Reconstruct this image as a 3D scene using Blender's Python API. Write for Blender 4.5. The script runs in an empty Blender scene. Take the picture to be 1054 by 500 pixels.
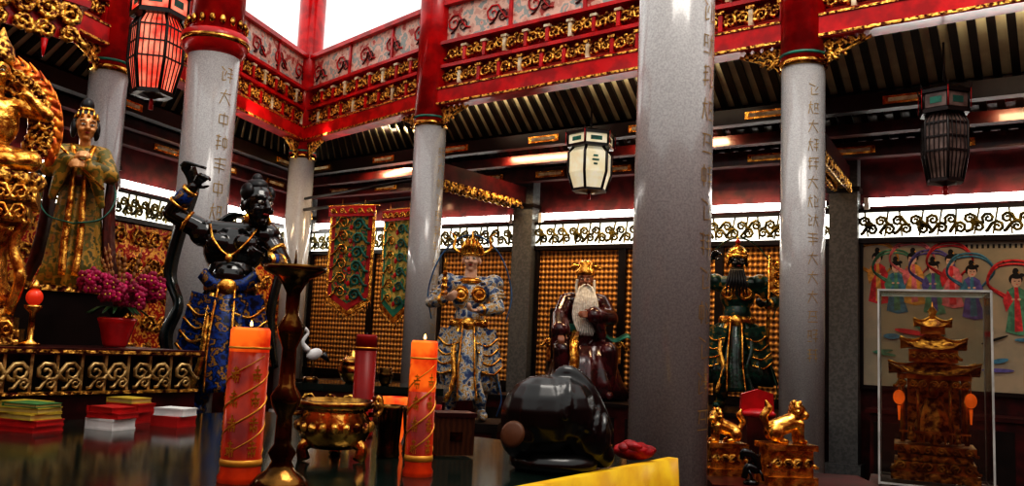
import bpy, math, random
from mathutils import Vector, Matrix
random.seed(7)
sc=bpy.context.scene
V=Vector; pi=math.pi
# ---------------------------------------------------------------- materials
def mat(name,col,rough=.5,metal=0,col2=None,scale=8,kind='noise',ramp=(.4,.6),bump=0,emis=0,coat=0,ecol=None,detail=4,spec=None):
    m=bpy.data.materials.new(name); m.use_nodes=True
    nt=m.node_tree; N=nt.nodes; L=nt.links; b=N['Principled BSDF']
    b.inputs['Base Color'].default_value=(*col,1)
    b.inputs['Roughness'].default_value=rough; b.inputs['Metallic'].default_value=metal
    if coat: b.inputs['Coat Weight'].default_value=coat; b.inputs['Coat Roughness'].default_value=.08
    if spec is not None: b.inputs['Specular IOR Level'].default_value=spec
    tc=N.new('ShaderNodeTexCoord')
    if kind=='noise':
        t=N.new('ShaderNodeTexNoise'); t.inputs['Scale'].default_value=scale; t.inputs['Detail'].default_value=detail; out=t.outputs['Fac']
    elif kind=='voronoi':
        t=N.new('ShaderNodeTexVoronoi'); t.inputs['Scale'].default_value=scale; out=t.outputs['Distance']
    elif kind=='wave':
        t=N.new('ShaderNodeTexWave'); t.inputs['Scale'].default_value=scale; t.inputs['Distortion'].default_value=4; t.inputs['Detail'].default_value=2; out=t.outputs['Fac']
    elif kind=='brick':
        t=N.new('ShaderNodeTexChecker'); t.inputs['Scale'].default_value=scale; out=t.outputs['Fac']
    L.new(tc.outputs['Object'],t.inputs['Vector'])
    c2=col2 if col2 else tuple(c*.75 for c in col)
    r=N.new('ShaderNodeValToRGB'); r.color_ramp.elements[0].position=ramp[0]; r.color_ramp.elements[1].position=ramp[1]
    r.color_ramp.elements[0].color=(*c2,1); r.color_ramp.elements[1].color=(*col,1)
    L.new(out,r.inputs['Fac']); L.new(r.outputs['Color'],b.inputs['Base Color'])
    if bump:
        bp=N.new('ShaderNodeBump'); bp.inputs['Strength'].default_value=bump; bp.inputs['Distance'].default_value=.03
        L.new(out,bp.inputs['Height']); L.new(bp.outputs['Normal'],b.inputs['Normal'])
    if emis:
        b.inputs['Emission Strength'].default_value=emis
        if ecol: b.inputs['Emission Color'].default_value=(*ecol,1)
        else: L.new(r.outputs['Color'],b.inputs['Emission Color'])
    return m
def multi(name,cols,scale=6,rough=.5,kind='noise',bump=0,metal=0):
    m=mat(name,cols[0],rough,metal,cols[1],scale,kind,(0,1),bump)
    r=[n for n in m.node_tree.nodes if n.type=='VALTORGB'][0].color_ramp
    r.interpolation='CONSTANT'
    n=len(cols)
    lo,hi=(.32,.68) if kind=='noise' else (.05,.7)
    r.elements[0].position=0; r.elements[0].color=(*cols[0],1)
    r.elements[1].position=hi; r.elements[1].color=(*cols[-1],1)
    for i in range(1,n-1):
        e=r.elements.new(lo+(hi-lo)*i/(n-1)); e.color=(*cols[i],1)
    return m
GOLD=mat('gilding',(1,.60,.14),.26,.9,(.40,.14,.02),14,bump=.4)
GOLDC=mat('carved_gilding',(1,.60,.14),.28,.85,(.10,.02,.01),22,ramp=(.42,.56),bump=1)
DGOLD=mat('faded_gold_lettering',(.50,.36,.16),.45,.4,(.35,.25,.12),14)
BRASS=mat('old_brass',(.22,.11,.03),.2,1,(.05,.025,.008),9,bump=.2)
BRASSB=mat('polished_brass',(.85,.48,.12),.18,1,(.2,.09,.02),9,bump=.3)
RED=mat('red_lacquer',(.64,.008,.012),.28,0,(.38,.005,.008),5,coat=.2)
DRED=mat('dark_red_wood',(.075,.006,.006),.38,0,(.03,.003,.003),6,coat=.2)
BLKWOOD=mat('black_wood',(.015,.009,.008),.35,0,(.008,.005,.004),6)
GREY=mat('grey_stone_column',(.47,.465,.46),.22,0,(.35,.348,.345),90,coat=.5,bump=.02,ramp=(.35,.65))
GREYD=mat('grey_pillar',(.15,.155,.155),.4,0,(.10,.105,.105),30)
CREAM=mat('cream_board',(.85,.76,.52),.6,0,(.72,.6,.4),4)
IVORY=mat('ivory_paint',(.8,.74,.55),.5,0,(.55,.42,.25),9)
PAINT=multi('painted_board',[(.45,.1,.08),(.62,.4,.32),(.75,.55,.45),(.35,.42,.4),(.7,.45,.36),(.55,.12,.1)],5)
TEAL=mat('teal_paint',(.03,.22,.16),.4,0,(.02,.1,.08),8)
TUBE=mat('fluorescent_tube',(1,1,1),.5,emis=13,ecol=(1,.98,.93))
FRETL=mat('frosted_emissive_panel',(.9,.95,.9),.5,emis=2.0,ecol=(1,.98,.88))  # the panel's glow is set in its material, no lamp behind it
OLIVE=mat('olive_fretwork',(.22,.17,.03),.4,.3,(.03,.03,.01),12)
WHITE=mat('white_paint',(.8,.8,.78),.4,0,(.65,.66,.65),8)
BLACK=mat('black_lacquer',(.005,.005,.005),.26,0,(.003,.003,.003),8,coat=.15)
CARV=multi('red_gold_carved_panel',[(.25,.01,.01),(.8,.42,.08),(.45,.02,.015),(.9,.5,.1),(.3,.01,.01)],7,.35,bump=1,metal=.3)
def lattice_mat():
    m=bpy.data.materials.new('gilded_niche_lattice'); m.use_nodes=True
    nt=m.node_tree;N=nt.nodes;L=nt.links;b=N['Principled BSDF']
    tc=N.new('ShaderNodeTexCoord'); sp=N.new('ShaderNodeSeparateXYZ'); L.new(tc.outputs['Object'],sp.inputs[0])
    def mth(op,a,bv):
        n=N.new('ShaderNodeMath'); n.operation=op
        if isinstance(a,(int,float)): n.inputs[0].default_value=a
        else: L.new(a,n.inputs[0])
        if bv is not None:
            if isinstance(bv,(int,float)): n.inputs[1].default_value=bv
            else: L.new(bv,n.inputs[1])
        return n.outputs[0]
    sx=mth('SINE',mth('MULTIPLY',sp.outputs['X'],2*pi/.075),None)
    sz=mth('SINE',mth('MULTIPLY',sp.outputs['Z'],2*pi/.085),None)
    p=mth('ADD',mth('MULTIPLY',sx,.5),mth('MULTIPLY',sz,.5))
    r=N.new('ShaderNodeValToRGB'); r.color_ramp.elements[0].position=.25; r.color_ramp.elements[1].position=.75
    r.color_ramp.elements[0].color=(.13,.045,.012,1); r.color_ramp.elements[1].color=(.85,.44,.11,1)
    L.new(mth('MULTIPLY',mth('ADD',p,1),.5),r.inputs['Fac']); L.new(r.outputs['Color'],b.inputs['Base Color'])
    bp=N.new('ShaderNodeBump'); bp.inputs['Strength'].default_value=.8; bp.inputs['Distance'].default_value=.02
    L.new(p,bp.inputs['Height']); L.new(bp.outputs['Normal'],b.inputs['Normal'])
    b.inputs['Metallic'].default_value=.15; b.inputs['Roughness'].default_value=.45
    return m
LATT=lattice_mat()
def glassm():
    m=bpy.data.materials.new('clear_glass'); m.use_nodes=True
    nt=m.node_tree;N=nt.nodes;L=nt.links;N.clear()
    o=N.new('ShaderNodeOutputMaterial'); mx=N.new('ShaderNodeMixShader'); t=N.new('ShaderNodeBsdfTransparent'); g=N.new('ShaderNodeBsdfGlossy')
    t.inputs[0].default_value=(.93,.96,.94,1)
    g.inputs['Roughness'].default_value=.08; f=N.new('ShaderNodeFresnel'); f.inputs['IOR'].default_value=1.6
    L.new(f.outputs[0],mx.inputs[0]);L.new(t.outputs[0],mx.inputs[1]);L.new(g.outputs[0],mx.inputs[2]);L.new(mx.outputs[0],o.inputs[0])
    return m
GLASS=glassm()
# ---------------------------------------------------------------- geometry
def spline(pts,n=6):
    P=[V(p) for p in pts]; P=[P[0]*2-P[1]]+P+[P[-1]*2-P[-2]]; out=[]
    for i in range(1,len(P)-2):
        a,b,c,d=P[i-1:i+3]
        for k in range(n):
            t=k/n
            out.append(.5*((2*b)+(c-a)*t+(2*a-5*b+4*c-d)*t*t+(3*b-a-3*c+d)*t**3))
    out.append(P[-2]); return out
class G:
    def __init__(s): s.v=[];s.f=[];s.m=[];s.s=[];s.M=Matrix()
    def add(s,vs,fs,mi=0,sm=True):
        o=len(s.v); s.v+=[s.M@V(p) for p in vs]
        for f in fs: s.f.append([o+i for i in f]); s.m.append(mi); s.s.append(sm)
    def box(s,c,d,mi=0,rz=0,R=None):
        x,y,z=[k/2 for k in d]
        R=R or Matrix.Rotation(rz,3,'Z'); c=V(c)
        vs=[c+R@V((a*x,b*y,e*z)) for a in(-1,1) for b in(-1,1) for e in(-1,1)]
        s.add(vs,[(0,1,3,2),(4,6,7,5),(0,4,5,1),(2,3,7,6),(0,2,6,4),(1,5,7,3)],mi,False)
    def bar(s,a,b,w,h,mi=0):
        a=V(a);b=V(b);d=b-a;L=d.length;d.normalize()
        up=V((0,0,1)) if abs(d.z)<.95 else V((0,1,0))
        y=up.cross(d).normalized(); z=d.cross(y)
        R=Matrix((d,y,z)).transposed()
        s.box((a+b)/2,(L,w,h),mi,R=R)
    def lathe(s,c,prof,n=24,mi=0,sx=1,sy=1,sm=True,ph=0,R=None):
        c=V(c);vs=[];fs=[]
        for r,z in prof:
            for i in range(n):
                a=2*pi*i/n+ph; p=V((r*math.cos(a)*sx,r*math.sin(a)*sy,z)); vs.append(c+(R@p if R else p))
        k=len(prof)
        for j in range(k-1):
            for i in range(n):
                fs.append((j*n+i,j*n+(i+1)%n,(j+1)*n+(i+1)%n,(j+1)*n+i))
        fs.append(tuple(range(n-1,-1,-1))); fs.append(tuple((k-1)*n+i for i in range(n)))
        s.add(vs,fs,mi,sm)
    def ell(s,c,r,mi=0,R=None,n=14,k=9):
        if isinstance(r,(int,float)): r=(r,r,r)
        c=V(c);vs=[];fs=[]
        vs.append(V((0,0,-r[2])))
        for j in range(1,k):
            t=-pi/2+pi*j/k
            for i in range(n):
                a=2*pi*i/n; vs.append(V((r[0]*math.cos(t)*math.cos(a),r[1]*math.cos(t)*math.sin(a),r[2]*math.sin(t))))
        vs.append(V((0,0,r[2])))
        for i in range(n): fs.append((0,1+(i+1)%n,1+i))
        for j in range(k-2):
            for i in range(n): fs.append((1+j*n+i,1+j*n+(i+1)%n,1+(j+1)*n+(i+1)%n,1+(j+1)*n+i))
        e=len(vs)-1
        for i in range(n): fs.append((e,1+(k-2)*n+i,1+(k-2)*n+(i+1)%n))
        if R: vs=[R@p for p in vs]
        s.add([c+p for p in vs],fs,mi)
    def tube(s,pts,rad,n=8,mi=0,flat=1,cap=True):
        P=[V(p) for p in pts]; k=len(P)
        if isinstance(rad,(int,float)): rad=[rad]*k
        elif len(rad)!=k:
            q=[]
            for i in range(k):
                f=i*(len(rad)-1)/(k-1); j=min(len(rad)-2,int(f)); q.append(rad[j]+(rad[j+1]-rad[j])*(f-j))
            rad=q
        vs=[];fs=[];nrm=None
        for i in range(k):
            d=(P[min(i+1,k-1)]-P[max(i-1,0)])
            if d.length<1e-9: d=V((0,0,1))
            d.normalize()
            if nrm is None:
                nrm=d.cross(V((0,0,1)) if abs(d.z)<.9 else V((1,0,0))).normalized()
            else:
                nrm=(nrm-d*nrm.dot(d)); nrm.normalize()
            b=d.cross(nrm)
            for j in range(n):
                a=2*pi*j/n; vs.append(P[i]+nrm*rad[i]*math.cos(a)+b*rad[i]*flat*math.sin(a))
        for i in range(k-1):
            for j in range(n): fs.append((i*n+j,i*n+(j+1)%n,(i+1)*n+(j+1)%n,(i+1)*n+j))
        if cap: fs.append(tuple(range(n-1,-1,-1))); fs.append(tuple((k-1)*n+j for j in range(n)))
        s.add(vs,fs,mi)
    def cap(s,a,b,ra,rb,mi=0,n=12):
        a=V(a);b=V(b);d=(b-a); L=d.length
        if L<1e-6: s.ell(a,ra,mi);return
        d/=L; pts=[];rr=[]
        for t in (0,.3,.6,.85): pts.append(a-d*ra*math.cos(t*pi/2)); rr.append(max(ra*math.sin(t*pi/2),ra*.05))
        for q in(0,.5,1): pts.append(a+d*L*q); rr.append(ra+(rb-ra)*q)
        for t in (.85,.6,.3,0): pts.append(b+d*rb*math.cos(t*pi/2)); rr.append(max(rb*math.sin(t*pi/2),rb*.05))
        s.tube(pts,rr,n,mi)
    def chain(s,pts,rad,mi=0,n=12):
        for i in range(len(pts)-1): s.cap(pts[i],pts[i+1],rad[i],rad[i+1],mi,n)
    def ribbon(s,pts,w,mi=0,axis=(0,1,0),th=.008,n=6):
        P=spline(pts,n); ax=V(axis); vs=[];fs=[];k=len(P)
        ws=w if isinstance(w,(list,tuple)) else [w,w]
        for i in range(k):
            d=(P[min(i+1,k-1)]-P[max(i-1,0)]).normalized()
            q=(ax-d*ax.dot(d)); q=q.normalized() if q.length>1e-3 else V((1,0,0)); nn=d.cross(q)
            f=i/(k-1)*(len(ws)-1); j=min(int(f),len(ws)-2); ww=ws[j]+(ws[j+1]-ws[j])*(f-j)
            for a,b in((-1,-1),(1,-1),(1,1),(-1,1)): vs.append(P[i]+q*a*ww/2+nn*b*th/2)
        for i in range(k-1):
            for j in range(4): fs.append((i*4+j,i*4+(j+1)%4,(i+1)*4+(j+1)%4,(i+1)*4+j))
        fs.append((3,2,1,0)); fs.append(tuple((k-1)*4+j for j in range(4)))
        s.add(vs,fs,mi)
    def robe(s,rings,nf=14,amp=.1,mi=0,n=84):
        vs=[];fs=[];k=len(rings)
        for j,(z,cx,cy,rx,ry) in enumerate(rings):
            t=j/(k-1)
            for i in range(n):
                a=2*pi*i/n
                q=1+amp*t*(math.sin(nf*a+2*t*math.sin(3*a))*.6+.4*math.sin((nf//2)*a+1.3))
                vs.append(V((cx+rx*q*math.cos(a),cy+ry*q*math.sin(a),z+.02*t*math.sin(5*a))))
        for j in range(k-1):
            for i in range(n): fs.append((j*n+i,(j+1)*n+i,(j+1)*n+(i+1)%n,j*n+(i+1)%n))
        fs.append(tuple(range(n))); fs.append(tuple((k-1)*n+i for i in range(n-1,-1,-1)))
        s.add(vs,fs,mi)
    def poly(s,pts,mi=0,th=.0):
        n=len(pts)
        if th: 
            vs=[V(p) for p in pts]+[V(p)+V((0,th,0)) for p in pts]
            fs=[tuple(range(n)),tuple(range(2*n-1,n-1,-1))]+[(i,(i+1)%n,n+(i+1)%n,n+i) for i in range(n)]
            s.add(vs,fs,mi,False)
        else: s.add([V(p) for p in pts],[tuple(range(n))],mi,False)
    def scroll(s,c,size,hand=1,mi=0,tail=1,tr=.14,ang=0,n=5):
        c=V(c);pts=[]
        for i in range(11):
            t=i/10; th=t*2.9*pi; r=size*(1-.82*t)*.5
            pts.append((r*math.cos(th+ang)*hand,r*math.sin(th+ang)))
        if tail: pts=[(size*1.0*hand*math.cos(ang),-size*.35),(size*.75*hand,-size*.3)]+pts
        s.tube([c+V((x,-.01*(i%2),z)) for i,(x,z) in enumerate(pts)],[size*tr]*2+[size*tr*(1-.4*i/len(pts)) for i in range(len(pts)-2)],n,mi)
def mk(name,g,mats,loc=(0,0,0),rz=0,parent=None,remesh=0,scale=1,smooth=0):
    me=bpy.data.meshes.new(name); me.from_pydata([tuple(p) for p in g.v],[],g.f)
    for m in (mats if isinstance(mats,(list,tuple)) else [mats]): me.materials.append(m)
    me.polygons.foreach_set('material_index',g.m); me.polygons.foreach_set('use_smooth',g.s); me.update()
    o=bpy.data.objects.new(name,me); sc.collection.objects.link(o)
    if parent: o.parent=parent
    else: o.location=loc; o.rotation_euler=(0,0,rz); o.scale=scale if isinstance(scale,tuple) else (scale,)*3
    if remesh:
        r=o.modifiers.new('r','REMESH'); r.mode='VOXEL'; r.voxel_size=remesh; r.use_smooth_shade=True
        q=o.modifiers.new('s','SMOOTH'); q.iterations=smooth or 3; q.factor=.5
    return o
def empty(name,loc,rz=0,scale=1):
    e=bpy.data.objects.new(name,None); sc.collection.objects.link(e); e.location=loc; e.rotation_euler=(0,0,rz); e.scale=(scale,)*3
    e.empty_display_size=.2; return e
def lineframe(p0,p1):
    d=V((p1[0]-p0[0],p1[1]-p0[1])); return d.length, math.atan2(d.y,d.x)
# ---------------------------------------------------------------- camera
cam=bpy.data.cameras.new('camera'); co=bpy.data.objects.new('camera',cam); sc.collection.objects.link(co)
cam.sensor_width=36; cam.lens=36*900/1054; cam.clip_start=.05
co.matrix_world=Matrix.Translation((0,0,1.65))@Matrix.Rotation(math.radians(96.6),4,'X')@Matrix.Rotation(math.radians(2.5),4,'Z')
sc.camera=co
# ---------------------------------------------------------------- layout
C1=(-3.24,9.0);C2=(-3.72,15.0);C3=(-1.24,12.3);C4=(.93,5.06);C5=(3.01,9.0);C6=(-4.96,10.3);CE=(6.6,6.25);CF=(-6.2,5.7)
PC=(-4.0,16.9);PA=(.25,14.3);PB=(4.5,11.7);PD=(8.75,9.1);PL=(-5.9,12.25);PM=(-8.6,5.6)
g=G(); g.box((0,6.5,-.1),(19,23,.2)); mk('floor',g,mat('dark_floor_tile',(.07,.055,.045),.2,0,(.03,.025,.02),1.2,kind='brick',coat=.4))
def column(p,r=.23,tran=4.72,top=8.3,glyph=None,ornate=False):
    g=G(); 
    g.lathe((0,0,0),[(r*1.5,0),(r*1.5,.08),(r*1.7,.14),(r*1.75,.22),(r*1.5,.32),(r*1.15,.36),(r*1.15,.4)],28,0)
    g.lathe((0,0,0),[(r,.4),(r,tran)],32,0)
    g.lathe((0,0,0),[(r*1.0,tran-.04),(r*1.1,tran-.03),(r*1.1,tran+.02),(r*1.04,tran+.03)],32,3)
    g.lathe((0,0,0),[(r*1.04,tran+.02),(r*1.04,top)],32,1)
    g.lathe((0,0,0),[(r*1.04,tran+.07),(r*1.08,tran+.075),(r*1.08,tran+.1),(r*1.04,tran+.105)],32,4)
    if ornate:
        g.lathe((0,0,0),[(r*1.0,tran-.14),(r*1.25,tran-.06),(r*1.3,tran+.03),(r*1.3,tran+.09),(r*1.1,tran+.12)],32,1)
        g.lathe((0,0,0),[(r*1.25,tran-.02),(r*1.34,tran),(r*1.34,tran+.03),(r*1.25,tran+.05)],32,3)
        for k in range(18):
            a=2*pi*k/18; g.ell((math.cos(a)*r*1.12,math.sin(a)*r*1.12,tran+.2),(.035,.035,.06),3,n=6,k=4)
    if glyph:
        ang,z0,z1,sz=glyph
        cz=z1
        rr=random.Random(int(p[0]*100))
        def stroke(x0,zz0,x1,zz1,w):
            n=3;vs=[];fs=[]
            d=V((x1-x0,zz1-zz0)); 
            if d.length<1e-6:return
            d.normalize(); q=V((-d.y,d.x))*w/2
            for i in range(n+1):
                t=i/n; x=x0+(x1-x0)*t; z=zz0+(zz1-zz0)*t
                for sg in(1,-1):
                    xx=x+q.x*sg; z_=z+q.y*sg; a=ang+xx/r; vs.append(V(((r+.003)*math.cos(a),(r+.003)*math.sin(a),z_)))
            for i in range(n): fs.append((2*i,2*i+1,2*i+3,2*i+2))
            g.add(vs,fs,2,False)
        while cz>z0:
            h=sz/2; w=sz*.055
            def comp(x,s_,ty):
                J=lambda a=.12: rr.uniform(-a,a)*h
                if ty==0:
                    for k in range(3): stroke(x-s_+J(),cz+(.8-k*.6)*h+J(),x+s_+J(),cz+(.85-k*.6)*h+J(),w)
                    stroke(x+J(),cz+h,x+J(),cz-h,w)
                elif ty==1:
                    stroke(x,cz+h,x-s_,cz-h,w); stroke(x-s_*.2,cz+.2*h,x+s_,cz-h,w); stroke(x-s_,cz+.4*h,x+s_,cz+.5*h,w)
                elif ty==2:
                    for q in((-1,.6,1,.6),(-1,-.5,1,-.5),(-1,.6,-1,-.5),(1,.6,1,-.5)): stroke(x+q[0]*s_*.8,cz+q[1]*h,x+q[2]*s_*.8,cz+q[3]*h,w)
                    stroke(x,cz+h,x,cz-h+J(),w)
                elif ty==3:
                    stroke(x-s_,cz+.9*h,x+s_*.3,cz+.5*h,w); stroke(x-s_*.5,cz+.3*h,x-s_*.5,cz-.9*h,w); stroke(x-s_*.5,cz-.9*h,x+s_,cz-.7*h,w); stroke(x+s_,cz+.5*h,x+.3*s_,cz-.2*h,w)
                else:
                    stroke(x-s_,cz+.7*h,x+s_,cz+.75*h,w); stroke(x-s_,cz-.9*h,x+s_,cz-.85*h,w); stroke(x-s_*.6,cz+.7*h,x-s_*.8,cz-.4*h,w); stroke(x+s_*.5,cz+.7*h,x+s_*.7,cz-.4*h,w); stroke(x-s_*.5,cz,x+s_*.5,cz,w)
            if rr.random()<.5: comp(0,h*.8,rr.randint(0,4))
            else: comp(-h*.5,h*.35,rr.randint(0,4)); comp(h*.45,h*.42,rr.randint(0,4))
            cz-=sz*1.5
    mk('temple_column',g,[GREY,RED,DGOLD,BRASSB,TEAL],(p[0],p[1],0))
def ca(p,d): return math.atan2(-p[1],-p[0])+math.radians(d)
column(C1,.265,tran=4.66,glyph=(ca(C1,33),1.5,4.3,.16),ornate=True)
column(C2,.22); column(C3,.23,glyph=(ca(C3,50),1.8,4.3,.15))
column(C4,.225,tran=4.9,glyph=(ca(C4,58),1.1,4.6,.13))
column(C5,.225,glyph=(ca(C5,28),1.5,4.4,.13)); column(C6,.22); column(CE); column(CF)
def entab(p0,p1):
    L,rz=lineframe(p0,p1); g=G()
    x0=.2;x1=L-.2;m=L/2;w=L-.4
    g.box((m,0,5.09),(w,.24,.27),0)
    g.box((m,-.125,4.98),(w,.02,.03),1); g.box((m,-.125,5.2),(w,.02,.025),1)
    g.box((m,.06,5.55),(w,.05,.68),0)
    g.box((m,-.02,5.53),(w,.16,.05),0); g.box((m,-.02,5.87),(w,.2,.05),0)
    g.box((m,.02,6.16),(w,.06,.55),2)
    for i in range(int(L/1.2)+1):
        x=min(x1,x0+i*1.2); g.box((x,-.02,6.16),(.05,.04,.55),0)
    g.box((m,0,6.47),(w,.2,.07),0)
    g.box((m,0,8.15),(w,.24,.28),0)
    nm=int(w/.34)
    for i in range(nm):
        x=x0+(i+.5)*w/nm
        for row,z in enumerate((5.36,5.69)):
            xx=x+(.0 if row==0 else .08)
            g.scroll((xx-.075,-.03,z),.17,-1,1,tr=.17); g.scroll((xx+.075,-.03,z+.01),.17,1,1,tr=.17)
            g.box((xx+.17,-.03,z),(.05,.09,.22),3 if (i+row)%3==0 else 0)
            g.box((xx+.17,-.04,z+.1),(.1,.1,.035),3 if row else 1); g.ell((xx,-.05,z+.09),(.04,.02,.035),1,n=6,k=4)
        if i%2==0:
            g.scroll((x,-.02,6.16),.3,1,0,tr=.05); g.scroll((x+.16,-.02,6.1),.22,-1,5,tr=.06)
    for sx,xs in((1,x0),(-1,x1)):
        for (dx,dz,s_) in((.08,-.07,.14),(.2,-.06,.12),(.31,-.05,.10),(.41,-.04,.08),(.07,-.18,.11),(.17,-.15,.09)):
            g.scroll((xs+sx*dx,-.02,4.95+dz),s_,sx*(1 if dz<-.14 else -1),1,tr=.2)
        g.tube(spline([(xs+sx*.03,-.01,4.66),(xs+sx*.14,-.01,4.77),(xs+sx*.5,-.01,4.92)],4),.018,5,1)
    mk('carved_roof_beam',g,[RED,GOLDC,PAINT,IVORY,TEAL,DRED],(p0[0],p0[1],0),rz)
entab(C2,C3);entab(C3,C5);entab(C5,CE);entab(C6,C2);entab(CF,C6)
g=G(); g.bar((*C1,6.75),(*C4,6.75),.25,.3,0); g.bar((*C1,6.7),(*C6,6.7),.22,.28,0); g.bar((*C4,6.75),(*C5,6.7),.22,.28,0); mk('upper_tie_beam',g,[RED])
def poly_pts(P,n):
    seg=[(V(P[i]),V(P[i+1])) for i in range(len(P)-1)]; Ls=[(b-a).length for a,b in seg]; T=sum(Ls); out=[]
    for i in range(n+1):
        d=T*i/n
        for (a,b),l in zip(seg,Ls):
            if d<=l+1e-6: out.append(a+(b-a)*(d/l)); break
            d-=l
    return out
def roof(A,B,n):
    a=poly_pts(A,n); b=poly_pts(B,n); g=G(); r=G()
    zt,zb=5.30,4.35
    def pt(i,f): q=a[i]+(b[i]-a[i])*f; return V((q.x,q.y,zt+(zb-zt)*f))
    vs=[]
    for i in range(n+1): vs+=[pt(i,.0),pt(i,.5),pt(i,1.0)]
    for i in range(n): 
        g.add(vs[3*i:3*i+6],[(0,3,4,1)],0,False); g.add(vs[3*i:3*i+6],[(1,4,5,2)],1,False)
    for i in range(n+1):
        r.bar(pt(i,.02)-V((0,0,.03)),pt(i,.98)-V((0,0,.03)),.08,.05,0)
    for f,h in((.5,.2),(.68,.14),(.84,.2)):
        for i in range(0,n,1):
            r.bar(pt(i,f)-V((0,0,.16)),pt(min(i+1,n),f)-V((0,0,.16)),.16,h,1 if f>.5 else 0)
        if f>.8 or f==.5: 
            for i in range(3 if f==.5 else 5,n,6 if f>.5 else 9):
                q=pt(i,f)-V((0,0,.17)); d=(pt(min(i+1,n),f)-pt(i,f)).normalized(); nn=V((d.y,-d.x,0))
                r.bar(q+nn*.09-d*.26,q+nn*.09+d*.26,.02,.1,2); r.bar(q+nn*.102-d*.2,q+nn*.102+d*.2,.012,.045,3)  # gold and ivory bars stand in for bright reflections on the beams
    mk('ceiling',g,[CREAM,DRED]); mk('ceiling_rafters',r,[BLKWOOD,DRED,GOLD,IVORY])
roof([C2,C3,C5,CE],[PC,PA,PB,PD],78)
roof([CF,C6,C2],[PM,PL,PC],52)
def tie(a,b):
    g=G(); L,rz=lineframe(a,b)
    g.box((L/2,0,4.08),(L-.4,.16,.26),0); g.box((L/2,-.01,3.93),(L-.5,.1,.05),1)
    for i in range(int((L-.5)/.16)):
        x=.3+i*.16; g.scroll((x,-.09,3.9),.13,1,1,tr=.2); g.scroll((x,.09,3.9),.13,-1,1,tr=.2)
    mk('carved_tie_beam',g,[DRED,GOLDC],(a[0],a[1],0),rz)
tie(C3,PA);tie(C5,PB);tie(C2,PC);tie(C6,PL)
def bay(name,p0,p1,kind='lattice'):
    L,rz=lineframe(p0,p1); g=G()
    g.box((L/2,.15,2.3),(L,.2,4.6),0)
    g.box((L/2,0,3.425),(L-.35,.06,.36),2)
    g.box((L/2,-.02,3.62),(L-.35,.12,.05),1); g.box((L/2,-.02,3.22),(L-.35,.12,.07),1)
    n=int((L-.4)/.2)
    rq=random.Random(4)
    for i in range(n):
        x=.24+i*(L-.4)/n
        g.scroll((x,-.05,3.47),.15,rq.choice((1,-1)),3,tr=.16,ang=rq.uniform(-.8,.8)); g.scroll((x+.1,-.05,3.36),.15,rq.choice((1,-1)),3,tr=.16,ang=rq.uniform(-.5,1.4))
        g.bar((x+.05,-.05,3.27),(x+rq.uniform(0,.12),-.05,3.6),.02,.025,3)
        if i%3==0: g.ell((x+.06,-.05,3.43),(.06,.02,.05),3,n=8,k=5)
    if kind!='mural':
        for k in range(3):
            w=(L-.4)/3; cx=.2+w*(k+.5)
            g.box((cx,.03,2.1),(w-.1,.06,2.15),4 if kind=='lattice' else 5)
            for sx in(-1,1): g.box((cx+sx*(w/2-.03),0,2.1),(.06,.1,2.2),1)
            if kind=='carved':
                for q in range(4):
                    for e in range(5): g.scroll((cx+(q-1.5)*w*.22,-.02,1.3+e*.42),.28,1 if (q+e)%2 else -1,6,tr=.12)
        g.box((L/2,0,1.0),(L-.3,.1,.12),1)
    mk(name,g,[DRED,BLKWOOD,FRETL,OLIVE,LATT,CARV,GOLDC],(p0[0],p0[1],0),rz)
    s=G(); s.box((L/2,-.06,3.74),(L-.5,.07,.075),0); s.box((L/2,-.015,3.7),(L-.45,.03,.04),1)
    for x in(.28,L-.28): s.box((x,-.04,3.71),(.06,.12,.16),1)
    mk('fluorescent_strip_light',s,[TUBE,WHITE],(p0[0],p0[1],0),rz)
    return L,rz
bay('wall_back',PC,PA);bay('wall_back_center',PA,PB);Lm,rm=bay('wall_back_right',PB,PD,'mural')
bay('wall_left',PL,PC,'carved'); bay('wall_left_front',PM,PL,'carved')
for n_,c,d in(('wall_right',(9.0,2.6,3.2),(.2,13.2,6.4)),('wall_rear',(.2,-4.1,3.2),(18,.2,6.4)),('wall_left_rear',(-8.8,.8,3.2),(.2,9.8,6.4))):
    g=G(); g.box(c,d); mk(n_,g,[mat(n_+'_paint',(.30,.04,.02),.6,0,(.2,.025,.015),2)])
for p in(PA,PB,PC,PD,PL):
    g=G(); g.box((0,0,2.2),(.36,.36,4.4),0); g.box((0,0,.15),(.44,.44,.3),0); g.box((0,0,3.9),(.42,.42,.06),1)
    mk('stone_pillar',g,[GREYD,BLKWOOD],(p[0],p[1],0),-.55)
# mural
g=G(); MB=mat('mural_ground',(.46,.40,.29),.55,0,(.36,.34,.26),2.5)
cols=[(.45,.04,.05),(.06,.18,.27),(.5,.28,.07),(.08,.22,.15),(.5,.16,.18),(.1,.09,.26)]
MC=[mat('mural_pigment_%d'%i,c,.6,0,tuple(min(1,k*1.7) for k in c),14) for i,c in enumerate(cols)]
SK=mat('mural_skin',(.78,.55,.42),.6); HR=mat('mural_ink',(.015,.015,.015),.6)
mm=[MB,BLKWOOD,SK,HR]+MC
g.box((2.35,.0,2.27),(4.3,.03,1.9),0)
for z in(1.3,3.23): g.box((2.35,-.01,z),(4.4,.05,.05),1)
for x in(.2,4.5): g.box((x,-.01,2.27),(.05,.05,1.95),1)
def disc(x,z,rx,rz_,mi,y,rot=0): g.poly([(x+rx*math.cos(a*pi/8)*math.cos(rot)-rz_*math.sin(a*pi/8)*math.sin(rot),y,z+rz_*math.sin(a*pi/8)*math.cos(rot)+rx*math.cos(a*pi/8)*math.sin(rot)) for a in range(16)],mi)
rr=random.Random(3); yb=-.018
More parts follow.
